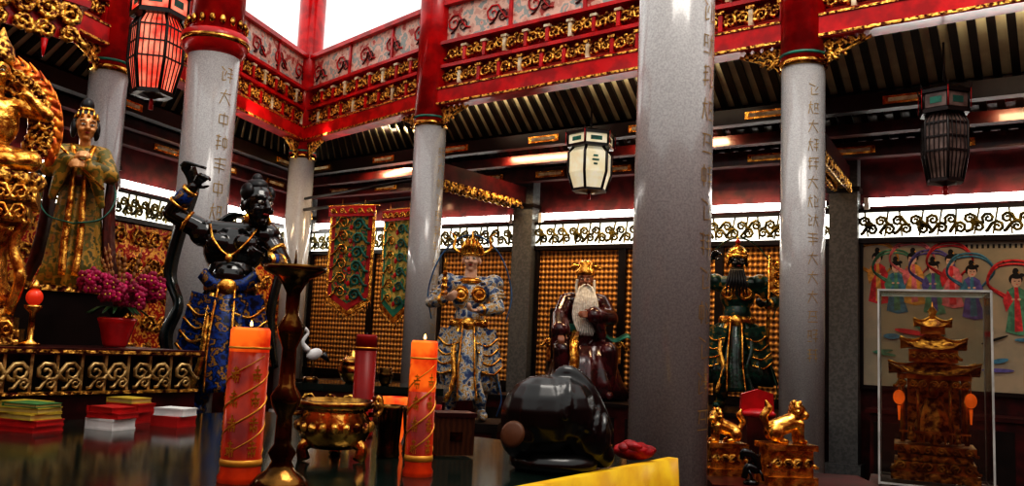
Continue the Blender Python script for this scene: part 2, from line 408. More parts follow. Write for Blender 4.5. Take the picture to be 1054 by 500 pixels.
def lady(x,z,s,mi,mi2,f=1):
    global yb
    yb-=.0012; b=yb
    for q in(0,.07): g.ribbon([(x-.15*s,b+.0004,z-.35*s-q*s),(x-.55*s,b+.0004,z-.05*s),(x-.35*s,b+.0004,z+.33*s+q*s),(x+.2*s,b+.0004,z+.36*s+q*s),(x+.5*s,b+.0004,z+.02*s),(x+.2*s,b+.0004,z-.4*s)],.05*s,mi2,(1,0,.3),.0006)
    g.poly([(x-.07*s,b,z-.13*s),(x+.07*s,b,z-.13*s),(x+.19*s,b,z-.22*s),(x+.2*s,b,z-.45*s),(x+.16*s,b,z-.7*s),(x+.3*s,b,z-1.15*s),(x+.05*s,b,z-1.2*s),(x-.22*s,b,z-1.12*s),(x-.14*s,b,z-.6*s),(x-.2*s,b,z-.4*s),(x-.17*s,b,z-.2*s)],mi)
    g.poly([(x-.03*s,b-.0003,z-.13*s),(x+.04*s,b-.0003,z-.13*s),(x+.07*s,b-.0003,z-.5*s),(x+.12*s,b-.0003,z-1.1*s),(x-.04*s,b-.0003,z-1.12*s)],mi2)
    for k in(-1,1):
        g.poly([(x+k*.16*s,b-.0004,z-.2*s),(x+k*.26*s,b-.0004,z-.42*s),(x+k*.2*s,b-.0004,z-.68*s),(x+k*.05*s,b-.0004,z-.42*s)][::k],mi if k>0 else mi2); disc(x+k*.06*s,z-.4*s,.035*s,.025*s,2,b-.0006)
    g.poly([(x-.035*s,b-.0002,z-.05*s),(x+.035*s,b-.0002,z-.05*s),(x+.04*s,b-.0002,z-.17*s),(x-.04*s,b-.0002,z-.17*s)],2)
    disc(x,z+.05*s,.135*s,.13*s,3,b-.0005); disc(x+.01*s*f,z-.005*s,.1*s,.125*s,2,b-.0007); disc(x,z+.22*s,.06*s,.08*s,3,b-.0006); disc(x+.12*s,z+.14*s,.05*s,.04*s,3,b-.0006)
    disc(x+.02*s*f,z+.1*s,.1*s,.045*s,3,b-.0009)
    for k in(-1,1): disc(x+(.02*f+k*.04)*s,z+.005*s,.02*s,.008*s,3,b-.001)
    disc(x+.02*s*f,z-.07*s,.02*s,.01*s,4,b-.001); disc(x+.06*s,z+.2*s,.02*s,.02*s,6,b-.001)
for i,(x,z) in enumerate([(.40,2.98),(.62,2.86),(.83,2.97),(1.06,2.85),(1.27,2.94),(1.5,2.80)]): lady(x,z,.50,4+i%6,4+(i+2)%6,1 if i%2 else -1)
lady(1.98,2.68,.55,7,4); lady(2.7,2.8,.6,5,6); lady(3.4,2.6,.6,4,8); lady(4.0,2.8,.55,9,5)
for i in range(26):
    yb-=.0004; disc(rr.uniform(.4,4.2),rr.uniform(1.5,2.15),rr.uniform(.05,.2),rr.uniform(.015,.04),3+rr.randint(0,6),yb,rr.uniform(-.4,.4))
for i in range(14): g.box((1.45+i*.06,-.02,3.12),(.025,.003,.05),3)
mk('wall_mural_painting',g,mm,(PB[0],PB[1],0),rm)
g=G(); g.box((2.4,-.35,.5),(4.0,.6,1.0),0); 
for k in range(5): g.box((.8+k*.8,-.66,.5),(.7,.02,.8),1)
g.box((2.4,-.36,1.03),(4.1,.66,.05),0); mk('wall_cabinet',g,[DRED,BLKWOOD],(PB[0],PB[1],0),rm)
def platform(p0,p1,a=.25,b=.25):
    L,rz=lineframe(p0,p1); g=G(); w=L-a-b
    g.box((a+w/2,-.85,.44),(w,1.5,.88),0); g.box((a+w/2,-.85,.905),(w+.04,1.56,.05),1)
    for k in range(int(w/.5)):
        x=a+.25+k*w/int(w/.5); g.box((x,-1.61,.45),(.4,.02,.6),1); g.scroll((x,-1.63,.45),.2,1,2)
    mk('statue_platform',g,[DRED,BLKWOOD,GOLDC],(p0[0],p0[1],0),rz)
platform(PA,PB); platform(PC,PA,1.6,.4)
# ---------------------------------------------------------------- figures
SKW=mat('porcelain_skin',(.75,.50,.36),.35,0,(.65,.4,.27),5,coat=.3)
SKD=mat('old_man_skin',(.33,.14,.08),.4,0,(.24,.09,.05),5)
SKG=mat('gilded_skin',(.75,.42,.18),.3,.2,(.55,.25,.08),6,coat=.3)
SKB=mat('black_lacquer_skin',(.008,.007,.007),.2,0,(.004,.004,.004),6,coat=.8)
EYE=mat('eye_white',(.85,.83,.75),.2); LIP=mat('lip_red',(.45,.04,.03),.4); HAIR=mat('hair_black',(.01,.01,.012),.35)
BLUEG=multi('blue_gold_brocade',[(.004,.008,.03),(.008,.03,.16),(.01,.06,.28),(.005,.012,.05),(.35,.18,.03),(.01,.04,.2),(.004,.008,.03)],16,.3)
WHB=multi('white_blue_brocade',[(.03,.06,.16),(.10,.16,.26),(.5,.5,.46),(.45,.26,.06),(.55,.54,.5),(.03,.07,.18),(.06,.03,.01)],15,.35)
GRN=mat('green_enamel',(.006,.05,.03),.25,.1,(.003,.014,.01),14,bump=.3,coat=.5)
GRNG=multi('green_gold_brocade',[(.004,.025,.018),(.008,.06,.04),(.28,.16,.03),(.005,.03,.02)],14,.35)
MAR=mat('maroon_robe',(.07,.008,.012),.25,0,(.02,.004,.006),9,bump=.2,coat=.5)
OLV=multi('ochre_brocade',[(.10,.09,.02),(.42,.24,.04),(.16,.14,.03),(.36,.18,.03),(.2,.05,.012)],9,.4)
BRN=mat('brown_red_cloak',(.14,.02,.01),.35,0,(.05,.008,.005),8)
WBE=mat('white_beard',(.82,.80,.74),.5,0,(.6,.58,.52),30)
def Rz(a): return Matrix.Rotation(a,4,'Z')
def head(S,D,c,s,yaw=0,pitch=0,brow=.03):
    MM=Matrix.Translation(c)@Rz(yaw)@Matrix.Rotation(pitch,4,'X'); o1,o2=S.M,D.M; S.M=o1@MM; D.M=o2@MM
    S.ell((0,.02*s,.1*s),(.34*s,.4*s,.38*s)); S.ell((0,-.06*s,-.14*s),(.27*s,.3*s,.34*s)); S.ell((0,-.2*s,-.4*s),(.12*s,.12*s,.1*s))
    S.cap((0,-.37*s,.06*s),(0,-.45*s,-.12*s),.035*s,.075*s)
    for k in(-1,1):
        S.ell((k*.36*s,.02*s,-.08*s),(.05*s,.09*s,.15*s)); S.ell((k*.17*s,-.25*s,-.14*s),(.1*s,.1*s,.1*s))
        S.cap((k*.06*s,-.36*s,.12*s),(k*.22*s,-.3*s,.15*s),.04*s,brow*s)
        S.ell((k*.06*s,-.40*s,-.13*s),.04*s)
        D.ell((k*.13*s,-.325*s,.02*s),(.075*s,.05*s,.04*s),0,n=10,k=6); D.ell((k*.13*s,-.365*s,.02*s),(.03*s,.015*s,.03*s),2,n=8,k=5)
        D.tube([(k*.05*s,-.37*s,.11*s),(k*.14*s,-.36*s,.16*s),(k*.24*s,-.3*s,.13*s)],.018*s,5,2)
    D.ell((0,-.37*s,-.255*s),(.085*s,.035*s,.03*s),1,n=10,k=6)
    S.M,D.M=o1,o2
def hand(S,w,d,nrm,s=.19,side=1,curl=.9,mi=0):
    w=V(w);d=V(d).normalized(); n=V(nrm); n=(n-d*n.dot(d)).normalized(); a=d.cross(n)*side
    k=s
    for j in(-1.1,-.4,.4,1.1): S.cap(w,w+d*.45*k+a*j*.13*k,.1*k,.085*k,mi,8)
    for j,(o,l) in enumerate(((1.35,.46),(.45,.53),(-.45,.5),(-1.3,.38))):
        p=w+d*.48*k+a*o*.13*k; ang=.15
        for q,(f,r) in enumerate(((.45,.075),(.32,.065),(.25,.055))):
            ang+=curl*(.5,.9,.7)[q]
            e=p+(d*math.cos(ang)+n*math.sin(ang))*l*f*1.05*k; S.cap(p,e,r*k,r*.9*k,mi,8); p=e
    p=w+d*.12*k+a*.17*k; e=p+(d*.6+a*.8+n*.3)*.2*k; S.cap(p,e,.085*k,.07*k,mi,8); f=e+(d*.85+a*.2+n*.55)*.2*k; S.cap(e,f,.07*k,.055*k,mi,8)
def elbow(sh,wr,hint,L1=.3,L2=.27):
    sh=V(sh);wr=V(wr);d=wr-sh;l=min(d.length,L1+L2-.01);x=(L1*L1-L2*L2+l*l)/(2*l);h=math.sqrt(max(.0001,L1*L1-x*x))
    dn=d.normalized();q=V(hint);q=(q-dn*q.dot(dn)).normalized();return sh+dn*x+q*h
def guard(name,loc,rz,scale,skin,cl,cl2,trim,hl,hr,hint_l=(-1,0,-.6),hint_r=(1,0,-.6),hyaw=0,bare=False,crown='spike',halo=True,beard=None,scarf=None,headpos=(0,-.02,1.70),weapon=None,hs=.26,sk=1.0):
    E=empty(name,loc,rz,scale)
    S=G();A=G();F=G()
    hp=V(headpos)
    head(S,F,hp,hs,hyaw); S.cap((hp.x*.6,0,1.45),(hp.x*.9,0,1.62),.07,.065)
    T=S if bare else A
    T.ell((0,0,1.3),(.2,.13,.2)); T.ell((0,.0,1.08),(.16,.125,.16)); T.cap((-.17,0,1.44),(.17,0,1.44),.085,.085); T.ell((0,0,.95),(.18,.13,.13))
    if bare:
        T.ell((0,0,1.3),(.235,.16,.2)); T.ell((0,-.02,1.1),(.19,.15,.17))
        for k in(-1,1): T.ell((k*.1,-.12,1.34),(.1,.06,.08)); T.ell((k*.23,0,1.42),(.12,.11,.11))
        T.ell((0,-.12,1.08),(.13,.08,.12))
    for k,h,hint in((-1,V(hl),hint_l),(1,V(hr),hint_r)):
        sh=V((k*.22,0,1.43)); e=elbow(sh,h,hint)
        T.chain([sh,(sh+e)/2,e],[.09,.085 if bare else .075,.06]); T.chain([e,e+(h-e)*.35,h],[.06,.065,.04])
        dd=(h-e).normalized(); hand(S,h,dd,(-k*.6,-.5,.3) if abs(dd.z)<.8 else (0,-1,0),.19,-k,.75)
        if not bare:
            F.ell(sh+V((k*.03,0,.02)),(.11,.105,.1),5)
            for q in range(3): F.tube([sh+(e-sh)*(.25+.14*q)+V((0,-.085,0))+V((k*.03,0,0)),sh+(e-sh)*(.25+.14*q)+V((k*.1,0,.01)),sh+(e-sh)*(.25+.14*q)+V((k*.02,.085,0))],.016,5,5)
        else: F.tube([sh+(e-sh)*.5,sh+(e-sh)*.6],[.095,.09],12,4)
        F.tube([e+(h-e)*.35,e+(h-e)*.85],[.072,.056],12,5); F.tube([e+(h-e)*.82,e+(h-e)*.9],[.065,.065],12,4)
        if bare: F.tube([e+(h-e)*.33,e+(h-e)*.4],[.08,.078],12,4)
    for k in(-1,1):
        A.chain([(k*.1,0,.9),(k*.15,-.03,.5),(k*.17,0,.1)],[.115,.085,.055]); A.cap((k*.17,.04,.065),(k*.2,-.16,.055),.06,.05)
        F.lathe((k*.155,-.01,0),[(.06,.12),(.085,.25),(.1,.4),(.08,.5)],14,5)
        F.ell((k*.15,-.09,.5),(.06,.04,.07),4)
    F.robe([(1.02,0,0,.19,.14),(.85,0,0,.25*sk,.19),(.65,0,.01,.3*sk,.24),(.45,0,.02,.36*sk,.29*sk),(.3,0,.03,.38*sk,.31*sk)],13,.22,3)
    for k in(-1,1):
        F.M=Matrix.Translation((k*.16*sk,-.04,.78))@Rz(k*.5)@Matrix.Rotation(-.2*k,4,'Y')
        for q in range(4): F.poly([(-.13,-.15-.01*q,.16-.1*q),(-.13,-.15-.01*q,.06-.1*q),(-.06,-.15-.01*q,.02-.1*q),(0,-.15-.01*q,.0-.1*q),(.06,-.15-.01*q,.02-.1*q),(.13,-.15-.01*q,.06-.1*q),(.13,-.15-.01*q,.16-.1*q)],5,.012); F.ribbon([(-.13,-.16-.01*q,.055-.1*q),(0,-.16-.01*q,-.002-.1*q),(.13,-.16-.01*q,.055-.1*q)],.02,4,(0,0,1),.012)
        F.M=Matrix()
    F.ribbon([(0,-.17,1.0),(0,-.26,.75),(0,-.3,.5),(0.02,-.33,.22)],[.14,.17,.19,.22],3,(1,0,0),.015); 
    for q in(-1,1): F.ribbon([(q*.06,-.185,1.0),(q*.075,-.27,.75),(q*.085,-.31,.5),(0.02+q*.1,-.34,.22)],.018,4,(1,0,0),.02)
    F.lathe((0,0,0),[(.19,.96),(.205,.98),(.205,1.04),(.19,1.06)],24,4,1,.78); F.ell((0,-.17,1.0),(.08,.05,.075),4)
    if not bare:
        for k in(-1,1): F.ell((k*.09,-.1,1.32),(.085,.055,.09),4); F.tube([(k*.1+.06*math.cos(a*pi/6),-.155,1.32+.06*math.sin(a*pi/6)) for a in range(13)],.01,5,4)
        F.lathe((0,-.01,0),[(.1,1.5),(.15,1.47),(.13,1.44)],20,4,1,.8)
    else:
        F.tube(spline([(-.18,-.08,1.48),(-.12,-.19,1.35),(0,-.2,1.24),(.12,-.19,1.35),(.18,-.08,1.48)],5),.011,6,4)
        F.ell((0,-.21,1.22),(.03,.02,.035),4)
        F.ribbon([(-.2,-.12,1.1),(-.1,-.17,1.02),(.1,-.17,1.02),(.2,-.12,1.1)],.09,3,(0,0,1),.03)
    for k in(-1,1):
        F.ribbon([(k*.17,-.03,1.0),(k*.33*sk,-.06,.85),(k*.36*sk,-.03,.55),(k*.45*sk,-.05,.25),(k*.4*sk,-.05,.05)],[.05,.08,.09,.11,.05],6,(0,1,.2),.01)
        F.ribbon([(k*.1,-.16,.98),(k*.17*sk,-.24,.7),(k*.12,-.28,.45),(k*.2,-.3,.2)],[.04,.05,.06,.05],4 if k<0 else 3,(1,0,0),.01)
    if scarf:
        for pts,w in scarf: F.ribbon(pts,w,6,(.5,1,0),.02)
    F.M=Matrix.Translation(hp)@Rz(hyaw)
    F.ell((0,.03*1,.06),(.095,.11,.085),2)
    F.lathe((0,.005,0),[(.1,.03),(.108,.05),(.1,.075)],20,4,1,1.12)
    if crown=='spike':
        for i in range(9):
            a=pi+pi*i/8; h=.09+.09*math.sin(pi*i/8)
            F.tube([(.1*math.cos(a),.005+.11*math.sin(a),.06),(.105*math.cos(a),.12*math.sin(a),.06+h*.6),(.085*math.cos(a),.1*math.sin(a),.06+h)],[.02,.026,.003],6,4)
        F.tube([(0,0,.1),(0,0,.19),(0,0,.24),(0,0,.33)],[.05,.04,.015,.004],8,4); F.ell((0,-.1,.13),.022,7)
        for k in(-1,1): F.tube(spline([(k*.1,0,.06),(k*.2,.02,.12),(k*.19,.02,.24),(k*.26,.02,.3)],4),[.02,.02,.012,.004],6,4)
    elif crown=='horn':
        for k in(-1,1): F.ell((k*.1,0,.09),(.04,.07,.07),2); F.ell((k*.1,-.02,-.12),(.02,.03,.04),4)
        F.ell((0,.02,.14),(.09,.1,.07),2); F.ell((0,.02,.2),(.045,.045,.05),2)
    elif crown=='helm':
        F.ell((0,.01,.08),(.11,.12,.1),4); F.tube([(0,0,.16),(0,0,.3)],[.03,.005],8,4); F.ell((0,0,.22),.03,7)
        for k in(-1,1): F.ell((k*.11,.02,.0),(.02,.06,.09),4)
    F.M=Matrix()
    if beard:
        for i in range(7):
            x=(i-3)*.02; F.tube(spline([(hp.x+x,-.13,hp.z-.1),(hp.x+x*1.6,-.2,hp.z-.25),(hp.x+x*2,-.19,hp.z-.42)],4),[.018,.02,.004],6,8)
    if halo:
        F.ribbon([(-.4,.02,1.05),(-.45,.05,1.35),(-.34,.08,1.72),(-.12,.1,1.95),(.12,.1,1.95),(.34,.08,1.72),(.45,.05,1.35),(.4,.02,1.05)],.07,6,(0,1,0),.012)
    if weapon: weapon(F)
    mats=[EYE,LIP,HAIR,cl,trim,cl2,scarfm,RED,beard or HAIR]
    mk('body_skin',S,[skin],parent=E,remesh=.0075); mk('armour_body',A,[cl2],parent=E,remesh=.014); mk('ornaments',F,mats,parent=E)
    return E
def pedestal(name,loc,rz,w,d,h,mats):
    g=G(); g.box((0,0,.06),(w+.1,d+.1,.12),0); g.box((0,0,h/2),(w,d,h-.2),1); g.box((0,0,h-.05),(w+.08,d+.08,.1),0)
    n=max(2,int(w/.22))
    for i in range(n):
        g.scroll((-w/2+(i+.5)*w/n,-d/2-.01,h/2),min(.2,h*.4),1 if i%2 else -1,2,tr=.16)
    for x in(-w/2,w/2): g.box((x,-d/2,h/2),(.06,.06,h-.1),0)
    return mk(name,g,mats,loc,rz)
scarfm=mat('azure_ribbon',(.04,.14,.3),.35,0,(.02,.06,.14),10)
pedestal('stone_statue_pedestal',(-.57,11.0,0),-.1,1.0,.8,.70,[BLKWOOD,DRED,GOLDC])
def pagoda(F):
    x,z=-.27,1.30
    for k in range(4): F.lathe((x,-.33,z+k*.07),[(.05-.008*k,0),(.035-.006*k,.02),(.03-.006*k,.06),(.055-.009*k,.07)],6,4)
    F.tube([(x,-.33,z+.28),(x,-.33,z+.38)],[.015,.003],6,4)
guard('white_armoured_guardian_statue',(-.50,11.0,.70),.05,1.17,SKW,WHB,WHB,GOLD,(-.26,-.3,1.25),(.1,-.28,1.15),(-1,.2,-.8),(1,.2,-.6),-.1,weapon=pagoda,sk=.85)
scarfm=mat('green_ribbon',(.006,.08,.045),.3,0,(.004,.03,.02),10)
def axe(F):
    F.tube([(.34,-.2,.75),(.36,-.2,1.75)],.018,8,4)
    F.poly([(.36,-.21,1.35),(.52,-.21,1.22),(.62,-.21,1.48),(.54,-.21,1.76),(.36,-.21,1.64)],4,.03)
    for q in range(4): F.scroll((.45,-.22,1.32+q*.1),.1,1,4,tr=.2)
guard('green_armoured_guardian_statue',(2.98,11.45,.93),-.3,1.14,SKB,GRN,GRNG,GOLD,(-.3,-.2,1.7),(.33,-.2,1.2),(-1,0,-.2),(1,.2,-.8),.2,beard=HAIR,crown='helm',weapon=axe)
scarfm=mat('dark_teal_ribbon',(.006,.018,.018),.2,0,(.003,.006,.006),10,coat=.4)
pedestal('stone_statue_pedestal',(-2.48,7.5,0),-.1,.85,.7,.92,[BLKWOOD,DRED,GOLDC])
guard('black_guardian_statue',(-2.39,7.5,.92),.15,1.10,SKB,BLUEG,BLUEG,GOLD,(-.32,-.12,1.76),(.28,-.3,1.22),(-1,.1,-.3),(.8,.2,-.8),.75,bare=True,crown='horn',halo=False,
 headpos=(.16,-.08,1.66),hs=.34,sk=.68,
 scarf=[([(-.26,-.1,1.92),(-.38,-.05,1.94),(-.34,0,1.78),(-.40,0,1.5),(-.46,0,1.1),(-.38,0,.85),(-.44,-.05,.6),(-.34,-.05,.3)],[.08,.16,.12,.13,.13,.10,.14,.06]),([(-.15,.1,1.5),(.0,.16,1.6),(.28,.1,1.5),(.36,0,1.2),(.32,-.05,.8),(.38,0,.4)],[.1,.1,.1,.09,.1,.06])])
def elder(loc,rz,sc_):
    E=empty('seated_elder_statue',loc,rz,sc_); S=G();R=G();F=G()
    hp=V((0,-.05,1.42)); head(S,F,hp,.26,-.15); S.cap((0,0,1.2),(0,-.02,1.35),.06,.06)
    R.ell((0,.02,.72),(.27,.2,.3)); R.ell((0,.02,1.02),(.23,.16,.24)); R.cap((-.17,.02,1.17),(.17,.02,1.17),.1,.1)
    for k in(-1,1):
        kn=V((k*.27,-.42,.56)); R.cap((k*.13,0,.56),kn,.15,.12); R.cap(kn,(k*.25,-.42,.14),.12,.11); R.cap((k*.25,-.42,.1),(k*.27,-.58,.06),.07,.055)
    R.cap((-.2,-.36,.45),(.2,-.36,.45),.12,.12); R.cap((-.18,-.38,.2),(.18,-.38,.2),.12,.12)
    for k,h in((-1,V((-.3,-.42,.76))),(1,V((.07,-.3,.98)))):
        sh=V((k*.22,.02,1.16)); e=elbow(sh,h,(k,.1,-.5),.29,.27); R.chain([sh,e],[.1,.095]); R.chain([e,e+(h-e)*.85],[.1,.12])
        R.cap(e+(h-e)*.8,e+(h-e)*.7+V((k*.06,.0,-.22)),.1,.06)
        d=(h-e).normalized(); hand(S,h,d,(0,0,-1) if k<0 else (-1,0,0),.18,-k,.6)
    F.robe([(.62,0,-.2,.33,.3),(.4,0,-.22,.38,.34),(.2,0,-.24,.43,.37),(.02,0,-.24,.5,.4)],17,.16,3)
    for i in range(11):
        x=(i-5)*.013; F.tube(spline([(x,-.15,1.33),(x*1.9,-.22,1.15),(x*2.2,-.22,.95),(x*1.2+.01,-.24,.74)],5),[.016,.022,.018,.004],6,4)
    for k in(-1,1): F.tube(spline([(k*.01,-.17,1.36),(k*.07,-.19,1.3),(k*.09,-.2,1.12)],4),[.012,.014,.003],6,4); F.tube(spline([(k*.1,-.06,1.42),(k*.11,-.08,1.3),(k*.1,-.1,1.15)],4),[.02,.02,.004],6,4)
    F.ell((0,0,1.48),(.1,.12,.09),2); F.lathe((0,-.03,0),[(.105,1.47),(.115,1.5),(.11,1.53),(.085,1.58),(.1,1.63),(.04,1.66)],16,5,1,1.1)
    for k in(-1,1): F.ribbon([(k*.03,.08,1.57),(k*.12,.08,1.6),(k*.2,.08,1.56)],[.05,.06,.03],5,(0,0,1),.01)
    for k in(-1,1): F.ribbon([(k*.12,-.03,1.25),(k*.07,-.15,1.1),(-k*.03,-.19,.9)],.05,5,(1,0,.3),.012)
    F.lathe((0,.01,0),[(.26,.78),(.275,.8),(.275,.86),(.26,.88)],24,6,1,.75)
    F.ribbon([(.2,-.1,.8),(.36,-.2,.7),(.5,-.25,.76),(.6,-.25,.66)],[.08,.1,.12,.06],6,(0,1,.5),.012)
    F.ribbon([(-.1,-.2,.8),(-.15,-.5,.65),(-.14,-.56,.35),(-.18,-.55,.1)],[.08,.1,.11,.1],5,(1,0,0),.012)
    F.box((0,.12,.22),(.85,.5,.44),7); F.box((0,.35,.7),(.8,.06,.75),7)
    for k in(-1,1):
        F.box((k*.42,.1,.62),(.05,.5,.05),5); F.box((k*.42,-.12,.52),(.05,.05,.2),5); F.scroll((k*.42,-.16,.64),.1,k,5,tr=.2)
    mk('body_skin',S,[SKD],parent=E,remesh=.0075); mk('robe_body',R,[MAR],parent=E,remesh=.015,smooth=6); mk('ornaments',F,[EYE,LIP,HAIR,MAR,WBE,GOLD,TEAL,BLKWOOD],parent=E)
elder((1.10,12.85,.93),.0,1.2)
def ladyst(loc,rz,s):
    E=empty('standing_lady_statue',loc,rz,s); S=G();R=G();F=G()
    head(S,F,(0,-.03,1.45),.27,.25); S.cap((0,0,1.25),(0,-.01,1.4),.05,.05)
    R.ell((0,0,1.12),(.16,.11,.17)); R.cap((-.12,0,1.23),(.12,0,1.23),.065,.065); R.ell((0,0,.92),(.14,.11,.2))
    for k,h in((-1,V((-.05,-.27,1.12))),(1,V((.06,-.27,1.05)))):
        sh=V((k*.16,0,1.22)); e=elbow(sh,h,(k,.1,-.9),.26,.24); R.chain([sh,e],[.07,.075]); R.chain([e,e+(h-e)*.8],[.075,.08]); R.cap(e+(h-e)*.7,e+(h-e)*.5+V((k*.05,0,-.3)),.075,.03)
        hand(S,h,(h-e).normalized(),(-k,0,0),.17,-k,.8)
    F.robe([(1.0,0,0,.14,.11),(.8,0,0,.17,.14),(.5,0,0,.2,.16),(.2,0,0,.23,.19),(.02,0,0,.27,.22)],15,.16,3)
    for k in(-1,1):
        F.ribbon([(k*.13,.05,1.27),(k*.24,.06,1.05),(k*.25,.05,.7),(k*.28,.05,.35),(k*.36,.05,.05)],[.10,.14,.16,.18,.12],6,(.5,1,0),.02)
        F.ribbon([(k*.09,-.07,1.28),(k*.05,-.14,1.1),(k*.05,-.17,.8),(k*.06,-.20,.4),(k*.05,-.24,.1)],[.04,.05,.05,.06,.06],5,(1,0,0),.012)
        F.ribbon([(k*.16,-.05,1.2),(k*.3,-.1,.85),(k*.22,-.2,.62),(0,-.24,.55)],.05,7,(0,1,0),.01)
    F.lathe((0,0,0),[(.15,.9),(.16,.92),(.16,.98),(.145,1.0)],20,6,1,.85)
    F.M=Matrix.Translation((0,-.03,1.45))@Rz(.25)
    F.ell((0,.045,.06),(.11,.11,.11),2); F.ell((0,.05,.2),(.06,.06,.08),2)
    for k in(-1,1): F.ell((k*.095,.03,-.02),(.03,.05,.09),2)
    for i in range(7):
        a=pi+pi*i/6; h=.04+.04*math.sin(pi*i/6); F.tube([(.095*math.cos(a),.02+.1*math.sin(a),.07),(.09*math.cos(a),.02+.1*math.sin(a),.07+h)],[.018,.004],6,5)
    F.lathe((0,.05,0),[(.065,.15),(.07,.16),(.065,.18)],14,5)
    F.M=Matrix()
    F.tube([(-.5,-.3,1.52),(.22,-.3,.86)],.013,6,5); F.ell((-.52,-.3,1.54),(.05,.03,.05),5)
    mk('body_skin',S,[SKG],parent=E,remesh=.0075); mk('robe_body',R,[OLV],parent=E,remesh=.012,smooth=5); mk('ornaments',F,[EYE,LIP,HAIR,OLV,WBE,GOLD,BRN,TEAL],parent=E)
# ---------------------------------------------------------------- tables
CT=V((.87,4.54)); TR=math.atan2(-.57,.82)
def tw(x,y): 
    R=Matrix.Rotation(TR,2); p=CT+R@V((x,y)); return p
TZ=1.1
TGL=mat('green_glass_tabletop',(.010,.022,.018),.12,0,(.006,.014,.011),3,coat=.15)
g=G(); g.box((-1.6,-1.6,TZ-.03),(3.2,3.2,.06),0); g.box((-1.6,-1.6,TZ-.14),(3.1,3.1,.16),1)
for x in(-3.05,-1.6,-.15):
    for y in(-3.05,-.15): g.box((x,y,.5),(.14,.14,1.0),1)
g.box((-1.6,-1.6,.35),(3.0,3.0,.05),1)
for i in range(12): g.scroll((-3.0+i*.26,-3.17,TZ-.14),.13,1,2)
mk('offering_table',g,[TGL,DRED,GOLDC],(CT.x,CT.y,0),TR)
YEL=mat('yellow_satin',(.85,.58,.03),.35,0,(.7,.40,.02),6)
g=G(); vs=[];n=60
for i in range(n+1):
    y=.02-3.24*i/n
    for z,o in((TZ+.012,-.04),(TZ+.012,.015),(TZ-.2,.03+.012*math.sin(i*.9)),(TZ-.6,.04+.025*math.sin(i*.9)),(TZ-.95,.045+.035*math.sin(i*.9))): vs.append((o,y,z))
fs=[(5*i+k,5*i+k+1,5*i+k+6,5*i+k+5) for i in range(n) for k in range(4)]
g.add(vs,fs,0); mk('yellow_altar_cloth',g,[YEL],(CT.x,CT.y,0),TR)
g=G()
g.box((-4.3,-2.45,.62),(1.8,4.1,1.24),0); g.box((-4.33,-2.45,1.37),(1.7,4.05,.26),1); g.box((-4.3,-2.45,1.49),(1.86,4.16,.04),0)
g.box((-4.7,-2.0,1.7),(1.0,3.0,.38),1); g.box((-4.7,-2.0,1.9),(1.06,3.06,.04),2)
for i in range(26):
    y=-4.4+i*.155
    g.M=Matrix.Translation((-3.42,y,1.365))@Rz(pi/2); g.scroll((0,-.03,0),.13,1 if i%2 else -1,3,tr=.12); g.box((.077,0,0),(.02,.03,.24),3); g.scroll((.03,-.03,-.07),.08,-1,3,tr=.14)
    if i%3==0: g.scroll((0,-.05,-.35),.12,1,2)
    g.M=Matrix()
for z in(1.24,1.49): g.box((-3.39,-2.45,z),(.05,4.1,.02),2)
mk('tiered_altar',g,[DRED,BLKWOOD,GOLDC,mat('pale_gilt_balustrade',(.7,.5,.22),.35,.5,(.25,.15,.05),20)],(CT.x,CT.y,0),TR)
ladyst((-3.26,6.5,1.92),.35,.84)
def deity(loc,rz,sc_):
    E=empty('gilded_deity_statue',loc,rz,sc_); S=G();F=G()
    S.ell((0,0,.55),(.2,.15,.24)); S.cap((-.17,0,.7),(.17,0,.7),.08,.08); S.ell((0,-.05,.25),(.3,.22,.13)); head(S,F,(0,-.02,.98),.26)
    S.cap((0,0,.75),(0,0,.9),.06,.06)
    for k in(-1,1):
        S.cap((k*.15,-.05,.24),(k*.32,-.2,.22),.12,.09); S.cap((k*.32,-.2,.22),(-k*.02,-.28,.18),.09,.06)
        h=V((k*.1,-.27,.42)) if k<0 else V((.24,-.2,.78)); sh=V((k*.22,0,.7)); e=elbow(sh,h,(k,0,-.8),.25,.22); S.chain([sh,e,h],[.075,.06,.04]); hand(S,h,(h-e),(0,-1,0),.15,-k,.5)
    for i in range(23):
        a=-.45+ (pi+.9)*i/22; r=.42
        F.tube(spline([(r*.8*math.cos(a),.12,.55+r*math.sin(a)),(r*1.1*math.cos(a+.12),.12,.55+r*1.2*math.sin(a+.12)),(r*1.2*math.cos(a-.07),.12,.55+r*1.4*math.sin(a-.07)),(r*1.25*math.cos(a+.14),.12,.55+r*1.55*math.sin(a+.14))],3),[.06,.055,.03,.004],6,4)
        F.scroll((r*.75*math.cos(a),.08,.55+r*.85*math.sin(a)),.14,1,3,tr=.18); F.scroll((r*.95*math.cos(a),.06,.55+r*1.1*math.sin(a)),.12,-1,3,tr=.2)
    F.lathe((0,0,0),[(.3,0),(.38,.04),(.42,.1),(.34,.14)],24,3,1,.8)
    for i in range(16):
        a=2*pi*i/16; F.ell((.38*math.cos(a),.3*math.sin(a),.07),(.07,.06,.08),3,n=8,k=6)
    F.lathe((0,0,0),[(.1,1.06),(.12,1.1),(.1,1.2),(.04,1.3),(.01,1.38)],12,3)
    mk('body_gilt',S,[GOLD],parent=E,remesh=.01); mk('flame_aureole',F,[EYE,LIP,HAIR,GOLDC,mat('orange_gilt_flames',(1,.36,.05),.28,.5,(.45,.08,.01),12,bump=.5)],parent=E)
DP=(-3.36,5.5)
deity((DP[0],DP[1],2.50),.45,.76)
g=G()
for z,w in((0,.8),(.08,.7),(.16,.55)): g.box((0,0,z+.05),(w,w,.1),0)
g.lathe((0,0,0),[(.3,.2),(.36,.3),(.25,.42),(.22,.6),(.3,.72),(.36,.8)],18,1)
g.box((0,0,.87),(.74,.7,.12),0); g.box((0,0,1.0),(.84,.76,.1),0)
